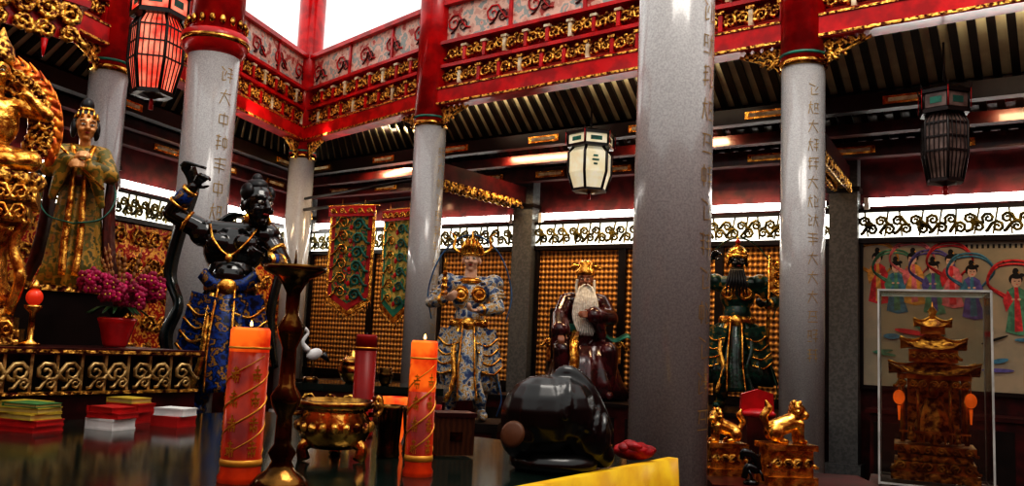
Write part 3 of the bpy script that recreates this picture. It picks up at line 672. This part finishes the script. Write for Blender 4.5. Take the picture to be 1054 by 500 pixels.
for i in range(5):
    for z in(.87,1.0,.1): g.scroll((-.3+i*.15,-.4,z),.12,1 if i%2 else -1,1,tr=.18)
for k in(-1,1): g.tube(spline([(k*.3,-.28,.2),(k*.36,-.3,.45),(k*.28,-.28,.65),(k*.36,-.3,.85)],5),[.04,.05,.04,.05],8,1)
mk('gilded_deity_pedestal',g,[GOLDC,GOLD],(DP[0],DP[1],1.515),.45,scale=(.72,.72,.93))
g=G()
for i in range(11):
    x=-.9+i*.18; g.scroll((x,-.02,.0),.2,1 if i%2 else -1,0,tr=.18); g.scroll((x,-.02,-.17),.15,-1 if i%2 else 1,0,tr=.2)
    if i%2: g.tube([(x,-.02,-.25),(x,-.02,-.4)],[.03,.008],6,1)
g.box((0,.02,.14),(2.1,.12,.06),1); g.box((0,.03,-.05),(2.0,.03,.3),1)
for x in(-.95,.95): g.tube([(x,.02,.1),(x,.02,2.7)],.015,6,2)
mk('carved_altar_canopy',g,[GOLDC,RED,BRASS],(-4.35,6.35,4.2),TR+pi/2-.1)
def orchid(loc):
    g=G(); g.lathe((0,0,0),[(.07,0),(.08,.02),(.115,.15),(.13,.19),(.12,.2),(.11,.17)],20,0)
    r=random.Random(5)
    for i in range(16):
        a=r.uniform(0,2*pi); g.ribbon([(0,0,.17),(.1*math.cos(a),.1*math.sin(a),.27),(.2*math.cos(a),.2*math.sin(a),.22)],[.03,.045,.008],2,(-math.sin(a),math.cos(a),0),.005,3)
    for i in range(12):
        a=r.uniform(0,2*pi); R_=r.uniform(.1,.24); top=r.uniform(.35,.5)
        st=spline([(0,0,.17),(.3*R_*math.cos(a),.3*R_*math.sin(a),top*.7),(R_*math.cos(a),R_*math.sin(a),top),(R_*1.25*math.cos(a),R_*1.25*math.sin(a),top-.08)],4)
        g.tube(st,.005,5,2)
        for q in st[5:]:
            for m in range(2):
                c=q+V((r.uniform(-.03,.03),r.uniform(-.03,.03),r.uniform(-.03,.03)))
                for k in range(5):
                    b=2*pi*k/5+r.random(); g.ell(c+V((.02*math.cos(b),-.004,.02*math.sin(b))),(.019,.007,.019),1 if m else 5,n=6,k=4)
                g.ell(c+V((0,-.012,0)),.007,3,n=5,k=4)
    for i in range(7):
        a=r.uniform(0,2*pi); x=r.uniform(.04,.12); zt=.64+r.uniform(-.08,.08); g.tube([(0,0,.2),(x*math.cos(a),.05,.45),(x*1.9*math.cos(a),.05,zt)],[.006,.004],5,4)
        for k in range(5): t=k/5; g.ell((x*(1+.9*t)*math.cos(a),.05,.45+(zt-.45)*t),(.014,.01,.022),4,n=5,k=4)
    mk('potted_orchid',g,[mat('red_glazed_pot',(.6,.015,.02),.2,coat=.6),mat('magenta_petals',(.55,.012,.13),.5,0,(.35,.008,.08),12),mat('leaf_green',(.015,.08,.015),.4),mat('pollen',(.8,.6,.1),.5),mat('dried_sprays',(.35,.16,.05),.6),mat('deep_magenta_petals',(.3,.006,.06),.5)],loc)
orchid((-2.66,5.98,1.515))
# candles
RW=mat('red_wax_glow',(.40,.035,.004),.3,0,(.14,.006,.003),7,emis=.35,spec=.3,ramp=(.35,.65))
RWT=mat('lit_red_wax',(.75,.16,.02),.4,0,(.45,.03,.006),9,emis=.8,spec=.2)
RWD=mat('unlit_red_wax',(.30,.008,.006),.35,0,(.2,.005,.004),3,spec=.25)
FL=mat('candle_flame',(1,.7,.3),.5,emis=6,ecol=(1,.5,.12))
CHG=mat('gold_character_paint',(.8,.4,.05),.35,.4)
def candle(loc,r,h,lit=True,tt=.84):
    rq=random.Random(9)
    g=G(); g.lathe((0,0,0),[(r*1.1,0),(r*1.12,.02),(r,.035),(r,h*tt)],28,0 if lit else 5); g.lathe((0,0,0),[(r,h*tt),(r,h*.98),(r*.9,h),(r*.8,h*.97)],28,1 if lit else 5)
    g.lathe((0,0,0),[(r*1.03,h*.86),(r*1.04,h*.865),(r*1.03,h*.875)],28,2)
    g.lathe((0,0,0),[(r*1.04,.06),(r*1.06,.07),(r*1.04,.085)],28,2)
    g.tube([(0,0,h*.95),(0,0,h+.01)],.004,5,4)
    if lit: g.lathe((0,0,h+.003),[(.002,0),(.006,.006),(.005,.014),(.001,.024)],8,3)
    if lit:
        for a0 in (-1.9,-.8,-3.0):
            for j in range(4):
                z=h*.7-j*h*.16; q=r*.5
                for (x0,z0,w_,h_) in((0,.03,1,.1),(0,-.2*1,.8,.1),(0,0,.12,1),(-.3,-.25,.12,.4),(.3,-.25,.12,.4),(0,.3,.6,.1)):
                    a=a0+x0*q/r; g.box((r*1.0*math.cos(a),r*1.0*math.sin(a),z+z0*.06+rq.uniform(-.004,.004)),(w_*q,.004,h_*.06 if h_>.2 else .006),2,rz=a+pi/2)
        for s0 in(0,2.1,4.2): g.tube([(r*1.0*math.cos(-2.2+s0+t*.35),r*1.0*math.sin(-2.2+s0+t*.35),.1+t*h*.028) for t in range(24)],[.003,.005,.002],5,2)
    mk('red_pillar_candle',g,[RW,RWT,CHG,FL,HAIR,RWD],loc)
candle((-.975,3.34,TZ),.074,.57); candle((-.345,3.67,TZ),.056,.55,tt=.62); candle((-.80,5.0,TZ),.06,.57,False)
g=G(); g.lathe((0,0,0),[(.1,.05),(.14,.07),(.165,.13),(.165,.17),(.14,.21),(.14,.225),(.18,.235),(.185,.26),(.165,.265),(.15,.22)],32,0)
for i in range(3):
    a=2*pi*i/3-.6; g.tube(spline([(.11*math.cos(a),.11*math.sin(a),.09),(.15*math.cos(a),.15*math.sin(a),.055),(.14*math.cos(a),.14*math.sin(a),.006)],4),[.035,.025,.03],8,0)
for i in range(20):
    a=2*pi*i/20; g.ell((.163*math.cos(a),.163*math.sin(a),.15),(.02,.02,.025),1,n=6,k=4)
for k in(-1,1): g.tube(spline([(k*.15,0,.2),(k*.2,0,.21),(k*.2,0,.28),(k*.165,0,.27)],4),.012,6,1)
mk('bronze_incense_burner',g,[BRASSB,GOLDC],(-.77,4.05,TZ),.2)
g=G(); g.lathe((0,0,0),[(.1,0),(.105,.02),(.08,.05),(.05,.07),(.035,.1),(.05,.13),(.03,.16),(.028,.26),(.05,.3),(.055,.33),(.03,.37),(.025,.5),(.045,.55),(.05,.58),(.025,.62),(.025,.7),(.04,.73),(.06,.755),(.11,.78),(.115,.80),(.105,.80),(.05,.785)],28,0)
g.tube([(0,0,.78),(0,0,.86)],[.008,.002],6,0)
mk('brass_candlestick',g,[BRASS],(-.79,3.2,TZ))
def vessel(name,loc,prof,m,n=24): 
    g=G(); g.lathe((0,0,0),prof,n,0); mk(name,g,[m],loc)
vessel('brass_cup',(-.54,4.2,TZ),[(.05,0),(.055,.01),(.05,.05),(.06,.22),(.065,.24),(.055,.24),(.05,.1)],BRASS)
vessel('brass_cup',(-.45,4.45,TZ),[(.05,0),(.055,.01),(.045,.05),(.06,.2),(.065,.22),(.055,.22),(.05,.1)],BRASS)
vessel('red_votive_cup',(-.60,4.8,TZ),[(.05,0),(.06,.03),(.07,.18),(.075,.24),(.068,.24),(.05,.05)],RWT)
vessel('red_votive_cup',(-.42,4.9,TZ),[(.05,0),(.06,.03),(.07,.16),(.075,.2),(.068,.2),(.05,.05)],RWD)
g=G(); g.box((0,0,.1),(.18,.15,.18),0); g.box((0,0,.2),(.195,.165,.02),1); g.box((0,-.077,.1),(.06,.01,.04),2); mk('wooden_offering_box',g,[mat('brown_wood',(.10,.035,.012),.4,0,(.06,.02,.008),12,kind='wave'),DRED,BRASS],(-.25,4.35,TZ),.3)
def books(loc,rz,spec):
    g=G(); z=0
    for (w,d,h,mi,dx,a) in spec:
        g.box((dx,0,z+h*.1),(w,d,h*.2),mi,rz=a); g.box((dx,0,z+h*.9),(w,d,h*.2),mi,rz=a); g.box((dx,0,z+h/2),(w*.97,d*.97,h*.62),5 if mi in(0,1) else mi,rz=a); g.box((dx-w*.47,0,z+h/2),(w*.05,d,h),mi,rz=a); z+=h+.001
    mk('scripture_book_stack',g,[mat('cover_green',(.06,.22,.07),.4),mat('cover_yellow',(.6,.45,.06),.4),mat('cover_red',(.5,.02,.02),.35),WHITE,mat('cover_blue',(.1,.15,.3),.4),mat('book_pages',(.5,.38,.12),.7)],loc,rz)
books((-2.46,4.62,TZ),-.3,[(.26,.2,.03,2,0,0),(.25,.19,.03,2,.01,.05),(.26,.19,.03,1,-.01,-.08),(.24,.18,.03,1,0,.1),(.22,.17,.02,0,.01,0)])
books((-2.66,4.95,TZ),-.3,[(.22,.2,.04,2,0,0),(.22,.19,.05,0,.01,.1),(.22,.17,.03,1,.0,0)])
books((-2.14,4.85,TZ),-.4,[(.2,.16,.06,3,0,0),(.21,.16,.03,2,.01,.1),(.2,.15,.03,2,0,-.1)])
books((-1.90,5.12,TZ),-.4,[(.2,.15,.06,2,0,0),(.19,.14,.045,3,.01,.15)])
books((-2.22,5.25,TZ),-.4,[(.24,.18,.06,2,0,0),(.22,.16,.05,2,.02,.15),(.2,.15,.03,1,0,0)])
E=empty('wooden_fish_drum',(.23,4.02,TZ),.1)
S=G();F=G()
S.ell((-.06,0,.23),(.19,.18,.19)); S.ell((.03,0,.25),(.16,.17,.17)); S.ell((.14,0,.15),(.12,.13,.13)); S.ell((-.15,-.02,.15),(.10,.14,.11)); S.cap((.12,0,.2),(.22,0,.07),.09,.06)
S.tube(spline([(-.02,0,.38),(.04,0,.43),(.12,0,.38),(.19,0,.27),(.24,0,.16)],5),[.03,.04,.045,.045,.04],10,0)
for i in range(6):
    a=i*.28; S.tube([V((.02+.035*i,0,.24-.018*i))+V((.03*math.sin(q*pi/9),-(.172-.014*i)*math.cos(q*pi/9),(.172-.014*i)*math.sin(q*pi/9))) for q in range(10)],.013,6,0)
F.lathe((-.2,-.13,.16),[(.0,0),(.05,.0),(.06,.012),(.045,.02)],20,1,R=Matrix.Rotation(math.radians(-35),3,'Z')@Matrix.Rotation(math.radians(75),3,'X'))
F.lathe((0,0,0),[(.17,0),(.2,.02),(.2,.05),(.16,.08)],24,3)
mk('drum_body',S,[BLACK],parent=E,remesh=.009,smooth=3); mk('drum_carving',F,[BLACK,mat('worn_brown',(.12,.045,.015),.5),HAIR,BLACK],parent=E)
g=G(); g.ell((0,0,.05),(.12,.08,.05),0,n=20,k=12)
for i in range(7): a=i*.9; g.ell((.07*math.cos(a),.05*math.sin(a),.06+.01*(i%3)),(.06,.035,.03),0,Matrix.Rotation(a*1.3,3,'Z'),n=10,k=6)
mk('folded_red_cloth',g,[mat('red_cloth',(.4,.006,.01),.5,0,(.2,.003,.006),15,bump=.6)],(.64,4.36,TZ+.015),scale=.85)
g=G(); w,d,h=1.25,.7,1.25
g.box((0,0,h-.03),(w,d,.06),0); g.box((0,-.02,h-.14),(w-.1,d-.08,.16),1)
for x in(-.55,.55):
    for y in(-.28,.28): g.box((x,y,.55),(.1,.1,1.1),1)
g.box((0,0,.5),(w-.2,d-.15,.9),1)
for i in range(7): g.scroll((-.5+i*.17,-.36,h-.14),.12,1 if i%2 else -1,2); g.scroll((-.5+i*.17,-.33,.75),.16,-1 if i%2 else 1,2)
mk('carved_side_altar',g,[TGL,DRED,GOLDC],(-1.15,7.85,0),0)
vessel('brass_incense_pot',(-1.36,7.8,1.25),[(.05,0),(.08,.02),(.12,.08),(.12,.14),(.1,.17),(.13,.2),(.11,.2),(.03,.24),(.03,.27),(.01,.29)],BRASSB)
vessel('brass_incense_pot',(-1.05,7.7,1.25),[(.03,0),(.05,.02),(.07,.08),(.07,.1),(.05,.12),(.06,.15),(.05,.15)],BRASS)
g=G(); g.lathe((0,0,0),[(.07,0),(.07,.03),(.05,.05)],16,1)
for k in(-1,1): g.tube([(k*.02,0,.04),(k*.02,.02,.12),(k*.02,0,.19)],.006,5,1)
g.ell((0,.02,.24),(.04,.075,.05),0,Matrix.Rotation(.4,3,'X')); g.tube(spline([(0,-.04,.27),(0,-.09,.34),(0,-.05,.42),(0,-.08,.46)],4),[.03,.018,.014,.018],8,0); g.tube([(0,-.08,.46),(0,-.15,.44)],[.012,.002],6,1)
g.tube([(0,.1,.24),(0,.16,.18)],[.035,.008],8,2); 
mk('crane_figurine',g,[WHITE,BRASS,HAIR],(-1.69,7.65,1.25),-1.0)
def banner(loc,rz,cols,w=.56,h=1.35):
    g=G()
    pts=[(-w/2,0,0),(-w/2,0,-h*.85),(0,0,-h),(w/2,0,-h*.85),(w/2,0,0)]
    g.poly(pts,0,.02); k=.88
    g.poly([(-w/2*k,-.006,-.05),(-w/2*k,-.006,-h*.81),(0,-.006,-h*.94),(w/2*k,-.006,-h*.81),(w/2*k,-.006,-.05)],1,.004)
    g.poly([(-w/2*.72,-.012,-.1),(-w/2*.72,-.012,-h*.77),(0,-.012,-h*.88),(w/2*.72,-.012,-h*.77),(w/2*.72,-.012,-.1)],2,.004)
    for i in range(6):
        z=-.2-i*h*.13
        g.scroll((-w*.16,-.025,z),w*.26,-1,3,tr=.08); g.scroll((w*.16,-.025,z-.04),w*.26,1,4,tr=.1); g.ell((0,-.02,z-.08),(.035,.008,.04),5,n=8,k=5)
    g.box((0,-.03,-.03),(w*1.02,.03,.16),5); 
    for i in range(5): g.scroll((-w*.4+i*w*.2,-.05,-.03),.09,1,3,tr=.15)
    g.tube([(-w/2-.05,.01,.06),(w/2+.05,.01,.06)],.02,8,3)
    for i in range(18):
        t=i/17; x=-w/2+w*t; z=-h*.85-(h*.15)*(1-abs(2*t-1)); g.tube([(x,.01,z),(x,.01,z-.09)],.008,4,3)
    for x in(-.2,.2): g.tube([(x,.01,.02),(x,.01,.16)],.006,4,3)
    mk('embroidered_banner',g,cols,loc,rz)
EM1=multi('embroidery_green',[(.02,.12,.05),(.45,.26,.04),(.02,.13,.07),(.5,.03,.03),(.08,.25,.15)],9,.6)
EM2=multi('embroidery_gold',[(.3,.26,.05),(.65,.48,.12),(.1,.28,.1),(.55,.14,.05)],9,.6)
Lb,rb=lineframe(C2,C3)
banner((-2.46,13.3,3.60),rb+.45,[GOLD,mat('banner_red',(.5,.02,.02),.6),EM1,GOLD,TEAL,RED],.80,1.65); banner((-1.66,12.62,3.47),rb+.15,[GOLD,mat('banner_teal',(.03,.25,.15),.6),EM2,GOLD,TEAL,RED],.62,1.6)
g=G(); g.tube([(C2[0]+.15,C2[1]-.2,3.78),(C3[0]-.15,C3[1]+.1,3.68)],.03,8,0); g.tube([(C2[0]+.15,C2[1]-.2,3.97),(C3[0]-.15,C3[1]+.1,3.95)],.025,8,0); mk('banner_rail',g,[BLKWOOD])
def lantern(name,loc,R,H,pm,fm,n=6,top=5.0,bars=False):
    g=G()
    def ring(z0,z1,r,mi): g.lathe((0,0,0),[(r,z0),(r,z1)],n,mi,sm=False)
    g.lathe((0,0,0),[(R*.72,-H*.5),(R*.95,-H*.22),(R*.95,H*.12),(R*.72,H*.22)],n,0,sm=False)
    g.lathe((0,0,0),[(R*.95,H*.26),(R*1.0,H*.27),(R*1.0,H*.42),(R*.95,H*.43)],n,0,sm=False)
    ring(H*.215,H*.26,R*1.06,1); ring(H*.43,H*.47,R*1.1,1); ring(-H*.53,-H*.49,R*.78,1)
    for i in range(n):
        a=2*pi*i/n; c,s=math.cos(a),math.sin(a)
        g.tube([(R*.74*c,R*.74*s,-H*.5),(R*.97*c,R*.97*s,-H*.22),(R*.97*c,R*.97*s,H*.12),(R*.74*c,R*.74*s,H*.22)],R*.06,6,1)
        g.tube([(R*1.02*c,R*1.02*s,H*.25),(R*1.02*c,R*1.02*s,H*.45)],R*.05,6,1)
        g.tube(spline([(R*1.0*c,R*1.0*s,H*.46),(R*1.1*c,R*1.1*s,H*.48),(R*1.15*c,R*1.15*s,H*.53)],3),[R*.05,R*.04,R*.02],6,1)
        g.tube([(R*1.12*c,R*1.12*s,H*.5),(R*1.12*c,R*1.12*s,H*.26)],R*.02,5,3)
        a2=a+pi/n; q=R*.95*math.cos(pi/n)+.006; g.box((q*math.cos(a2)*1.03,q*math.sin(a2)*1.03,H*.345),(.004,R*.5,H*.07),4,rz=a2)
        if bars:
            for o in(-.3,-.1,.1,.3): 
                t=V((-math.sin(a2),math.cos(a2),0))*o*R; ctr=V((math.cos(a2),math.sin(a2),0))
                g.tube([ctr*q*.78+t*.8+V((0,0,-H*.49)),ctr*(q+.004)+t+V((0,0,-H*.22)),ctr*(q+.004)+t+V((0,0,H*.12)),ctr*q*.78+t*.8+V((0,0,H*.21))],R*.022,5,1)
            for z in(-.2,-.05,.1): g.box((q*math.cos(a2)*1.01,q*math.sin(a2)*1.01,H*z),(.01,R*.9,.018),1,rz=a2)
        elif i%2==0:
            for zz,w_ in((.04,.2),(-.03,.3),(-.1,.16)): g.box((q*math.cos(a2),q*math.sin(a2),H*zz),(.004,R*w_,H*.03),4,rz=a2)
    g.lathe((0,0,0),[(R*1.05,H*.47),(R*.5,H*.54),(R*.15,H*.58)],n,1,sm=False)
    g.tube([(0,0,H*.5),(0,0,top-loc[2])],.012,6,1)
    g.lathe((0,0,0),[(.02,-H*.56),(R*.2,-H*.55),(R*.7,-H*.52)],n,1,sm=False)
    g.tube([(0,0,-H*.52),(0,0,-H*.6),(0,0,-H*.66)],[.012,.025,.025],8,3)
    mk(name,g,[pm,fm,GOLD,RED,TEAL],loc,.2)
LW=mat('painted_white_glass',(.85,.80,.62),.4,0,(.75,.68,.45),5,emis=.3)
LR=mat('glowing_red_silk',(.75,.05,.03),.4,0,(.9,.28,.18),4,emis=.7)
LK=mat('unlit_lantern_glass',(.22,.16,.14),.25,0,(.10,.07,.06),6)
lantern('hexagonal_palace_lantern',(.97,11.2,4.06),.30,.76,LW,BLKWOOD,top=4.85)
lantern('hexagonal_palace_lantern',(4.38,8.75,3.97),.235,.95,LK,BLKWOOD,top=4.95,bars=True)
lantern('red_palace_lantern',(-4.12,9.6,4.88),.30,1.2,LR,BLKWOOD,top=6.5,bars=True)
def roofp(g,z,w,d,h,mi,lift=.05):
    n=24;rings=[];K=5
    for k in range(K+1):
        t=k/K
        for i in range(n):
            a=2*pi*i/n+pi/4; c,s=math.cos(a),math.sin(a); m=max(abs(c),abs(s)); x=c/m;y=s/m
            cor=(abs(x)*abs(y))**3
            f=1-t*.9; rings.append(V((x*w/2*f,y*d/2*f,z+h*t**1.7+lift*cor*(1-t)**2)))
    fs=[(k*n+i,k*n+(i+1)%n,(k+1)*n+(i+1)%n,(k+1)*n+i) for k in range(K) for i in range(n)]+[tuple(range(n-1,-1,-1)),tuple(K*n+i for i in range(n))]
    g.add(rings,fs,mi,False)
    for sx in(-1,1):
        for sy in(-1,1): g.tube([(sx*w/2*f,sy*d/2*f,z+h*(1-f if f<1 else 0)**1.7+lift*(f**2)+.01) for f in(1,.8,.6,.4,.2,.1)],.008,5,mi+1)
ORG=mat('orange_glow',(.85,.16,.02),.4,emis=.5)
GD=mat('antique_gilding',(.95,.48,.09),.35,.6,(.2,.06,.012),24,ramp=(.4,.56),bump=.8)
GD2=mat('antique_gilding_plain',(1,.55,.12),.3,.7,(.5,.2,.04),16,bump=.3)
g=G()
for i,(w,h) in enumerate(((.5,.05),(.46,.06),(.42,.04),(.46,.04))): g.box((0,0,.03+i*.055),(w,w*.8,h),i%2)
for i in range(6): g.scroll((-.19+i*.076,-.2,.09),.06,1 if i%2 else -1,1,tr=.2); g.scroll((-.19+i*.076,-.2,.19),.05,1,1,tr=.2)
for sx in(-1,1):
    for sy in(-1,1): g.tube([(sx*.18,sy*.14,.23),(sx*.18,sy*.14,.62)],.014,8,1)
    g.tube([(sx*.09,-.15,.23),(sx*.09,-.15,.62)],.01,8,1)
for i in range(7): g.tube([(-.18+i*.06,-.17,.23),(-.18+i*.06,-.17,.29)],.006,5,1); g.scroll((-.18+i*.06,-.17,.585),.05,1 if i%2 else -1,1,tr=.2)
g.box((0,-.17,.295),(.4,.012,.012),1)
g.box((0,.1,.42),(.3,.04,.38),0); g.robe([(.5,0,-.02,.04,.04),(.42,0,-.02,.08,.06),(.3,0,-.03,.11,.09),(.24,0,-.03,.13,.1)],9,.2,0,n=36); g.ell((0,-.03,.54),(.032,.032,.042),1); g.tube([(0,-.03,.57),(0,-.03,.63)],[.03,.005],6,1)
g.box((0,0,.63),(.42,.34,.03),1); roofp(g,.64,.52,.44,.12,0,.07); g.box((0,0,.76),(.28,.22,.08),1)
for i in range(5): g.scroll((-.11+i*.055,-.12,.76),.05,1,1,tr=.2)
roofp(g,.80,.38,.32,.11,0,.06); g.box((0,0,.92),(.14,.12,.05),1); roofp(g,.94,.22,.2,.07,0,.04); g.lathe((0,0,1.0),[(.03,0),(.02,.02),(.03,.04),(.008,.07),(.003,.1)],10,1)
for sx in(-1,1): g.ell((sx*.2,-.2,.5),(.035,.035,.045),2); g.tube([(sx*.2,-.2,.45),(sx*.2,-.2,.36)],[.012,.006],6,2); g.tube([(sx*.2,-.2,.54),(sx*.2,-.2,.66)],.003,4,1)
for sx in(-1,1):
    for k in range(3): g.lathe((sx*.13,-.19,.24+k*.03),[(.02,0),(.012,.015),(.018,.03)],8,1)
P=V((2.95,6.1)); RC=-.42
mk('gilded_palanquin_shrine',g,[GD,GD2,ORG],(P.x,P.y,.86),RC,scale=(1.08,1.08,1.10))
g=G(); w,d,h=.68,.56,1.30
for sx in(-1,1): g.box((sx*w/2,0,h/2),(.006,d,h),0); g.box((0,sx*d/2,h/2),(w,.006,h),0)
g.box((0,0,h),(w,d,.006),0)
for sx in(-1,1):
    for sy in(-1,1): g.box((sx*w/2,sy*d/2,h/2),(.014,.014,h),1)
    for z in(0.01,h): g.box((0,sx*d/2,z),(w,.014,.014),1); g.box((sx*w/2,0,z),(.014,d,.014),1)
mk('glass_display_case',g,[GLASS,mat('clear_acrylic_edge',(.6,.63,.6),.15)],(P.x,P.y,.83),RC)
pedestal('display_case_stand',(P.x,P.y,0),RC,.74,.62,.82,[DRED,BLKWOOD,GOLDC])
g=G(); g.box((0,0,.86),(1.05,.8,.05),0); g.box((0,0,.45),(.98,.7,.78),1)
mk('small_altar_table',g,[DRED,DRED],(1.80,5.6,0),-.1)
def lion(loc,rz,s,flip=1):
    E=empty('gilded_lion_statue',loc,rz,s); F=G();S=G()
    F.box((0,0,.03),(.36,.26,.06),0); F.box((0,0,.15),(.31,.21,.2),0); F.box((0,0,.26),(.36,.26,.04),0)
    for i in range(4): F.scroll((-.11+i*.075,-.11,.15),.07,1 if i%2 else -1,1,tr=.18)
    z=.28
    S.cap((-.08*flip,.0,z+.1),(.05*flip,0,z+.15),.065,.07); S.ell((.08*flip,0,z+.22),(.065,.06,.065)); S.ell((.12*flip,-.02,z+.2),(.04,.04,.035))
    for q in range(12):
        a=2*pi*q/12; S.ell((.06*flip,.06*math.cos(a),z+.22+.065*math.sin(a)),.022,n=8,k=6)
    for y in(-.05,.05):
        S.chain([(.08*flip,y,z+.14),(.085*flip,y,z+.07),(.09*flip,y,z+.02)],[.032,.024,.024]); S.cap((.09*flip,y,z+.02),(.12*flip,y,z+.015),.022,.018)
        S.ell((-.09*flip,y,z+.07),(.055,.035,.06)); S.cap((-.06*flip,y,z+.02),(-.02*flip,y,z+.015),.025,.02); S.ell((.085*flip,y*.8,z+.285),(.015,.015,.02))
    S.chain([(-.13*flip,0,z+.1),(-.17*flip,0,z+.18),(-.13*flip,0,z+.24),(-.15*flip,0,z+.29)],[.02,.028,.03,.01])
    F.ell((.125*flip,-.03,z+.235),.01,2,n=6,k=4)
    mk('pedestal_block',F,[GOLD,GOLDC,HAIR],parent=E); mk('lion_body',S,[GOLD],parent=E,remesh=.006)
lion((1.72,5.42,.885),.1,.86); lion((1.42,5.72,.885),.1,.72,-1)
g=G(); g.lathe((0,0,0),[(.05,0),(.055,.02),(.02,.04)],12,0); g.tube(spline([(-.05,0,.04),(-.02,0,.12),(.05,0,.1),(.03,0,.19),(-.05,0,.22),(-.07,0,.17)],5),[.02,.03,.028,.022,.03,.01],8,0)
for i in range(5): g.tube([(-.02+.02*i,0,.13+.01*i),(-.01+.02*i,0,.18+.01*i)],[.01,.002],5,0)
for x in(-.03,.05): g.tube([(x,-.01,.11),(x+.02,-.03,.07),(x+.03,-.03,.03)],[.012,.008],5,0)
mk('bronze_dragon_figurine',g,[BLACK],(1.48,5.32,.885),.1,scale=.85)
g=G(); g.box((0,0,.2),(.2,.16,.4),1); g.ell((0,0,.42),(.13,.1,.04),0,n=16); g.poly([(-.13,0,.4),(-.12,0,.56),(0,0,.6),(.11,0,.57),(.12,0,.42)],0,.05); mk('red_cushion_on_stand',g,[mat('red_cushion',(.5,.008,.015),.4,0,(.35,.006,.01),7),DRED],(1.68,5.88,.885),scale=.9)
scarfm=mat('olive_ribbon',(.08,.09,.03),.4)
q=tw(-3.58,-1.95)
guard('small_guardian_figurine',(q.x,q.y,1.51),.4,.2,SKG,GRN,GRNG,GOLD,(-.26,-.3,1.25),(.1,-.28,1.15),(-1,.2,-.8),(1,.2,-.6),0)
LRD=mat('dim_red_glass',(.5,.015,.01),.2,0,(.7,.06,.02),4,emis=.3)
q=tw(-3.68,-1.42); g=G(); g.lathe((0,0,0),[(.06,0),(.065,.015),(.02,.04),(.018,.2),(.05,.23),(.055,.25)],16,0); g.ell((0,0,.3),(.05,.05,.055),1); g.lathe((0,0,0),[(.03,.35),(.035,.36),(.008,.41)],12,0); mk('red_oil_lamp',g,[BRASSB,LRD],(q.x,q.y,1.512))
# ---------------------------------------------------------------- lights
w=bpy.data.worlds.new('overcast_sky'); sc.world=w; w.use_nodes=True
bg=w.node_tree.nodes['Background']; bg.inputs[0].default_value=(1,.98,.95,1); bg.inputs[1].default_value=1.03
def area(name,loc,target,size,e,col=(1,1,1),sy=None):
    l=bpy.data.lights.new(name,'AREA'); l.energy=e; l.size=size; l.color=col
    if sy: l.shape='RECTANGLE'; l.size_y=sy
    o=bpy.data.objects.new(name,l); sc.collection.objects.link(o); o.location=loc
    o.rotation_euler=(V(target)-V(loc)).to_track_quat('-Z','Y').to_euler()
area('skylight_lamp',(1.5,4,9.5),(1.5,4,0),4,330,(1,.94,.86))
# unseen fill lights added behind purlin and beams to brighten wall and roof
for (p0,p1,q0,q1,t,e) in ((C2,C3,PC,PA,.5,34),(C3,C5,PA,PB,.6,36),(C3,C5,PA,PB,.15,24),(C5,CE,PB,PD,.5,18),(C6,C2,PL,PC,.5,16)):
    m=(V(p0)*(1-t)+V(p1)*t); n_=(V(q0)*(1-t)+V(q1)*t); d=(n_-m); L_=d.length; d.normalize()
    s_=m+d*(L_*.56)
    area('added_wall_fill',(s_.x,s_.y,4.55),(n_.x,n_.y,2.4),1.2,e,(1,.70,.40),.1)
    s_=m+d*.3
    area('added_roof_fill',(s_.x,s_.y,4.98),((s_.x+d.x*.5),(s_.y+d.y*.5),5.7),1.8,8,(1,.85,.62),.1)
sc.view_settings.view_transform='Standard'
try: sc.view_settings.look='High Contrast'
except Exception as e: print('LOOK',e)
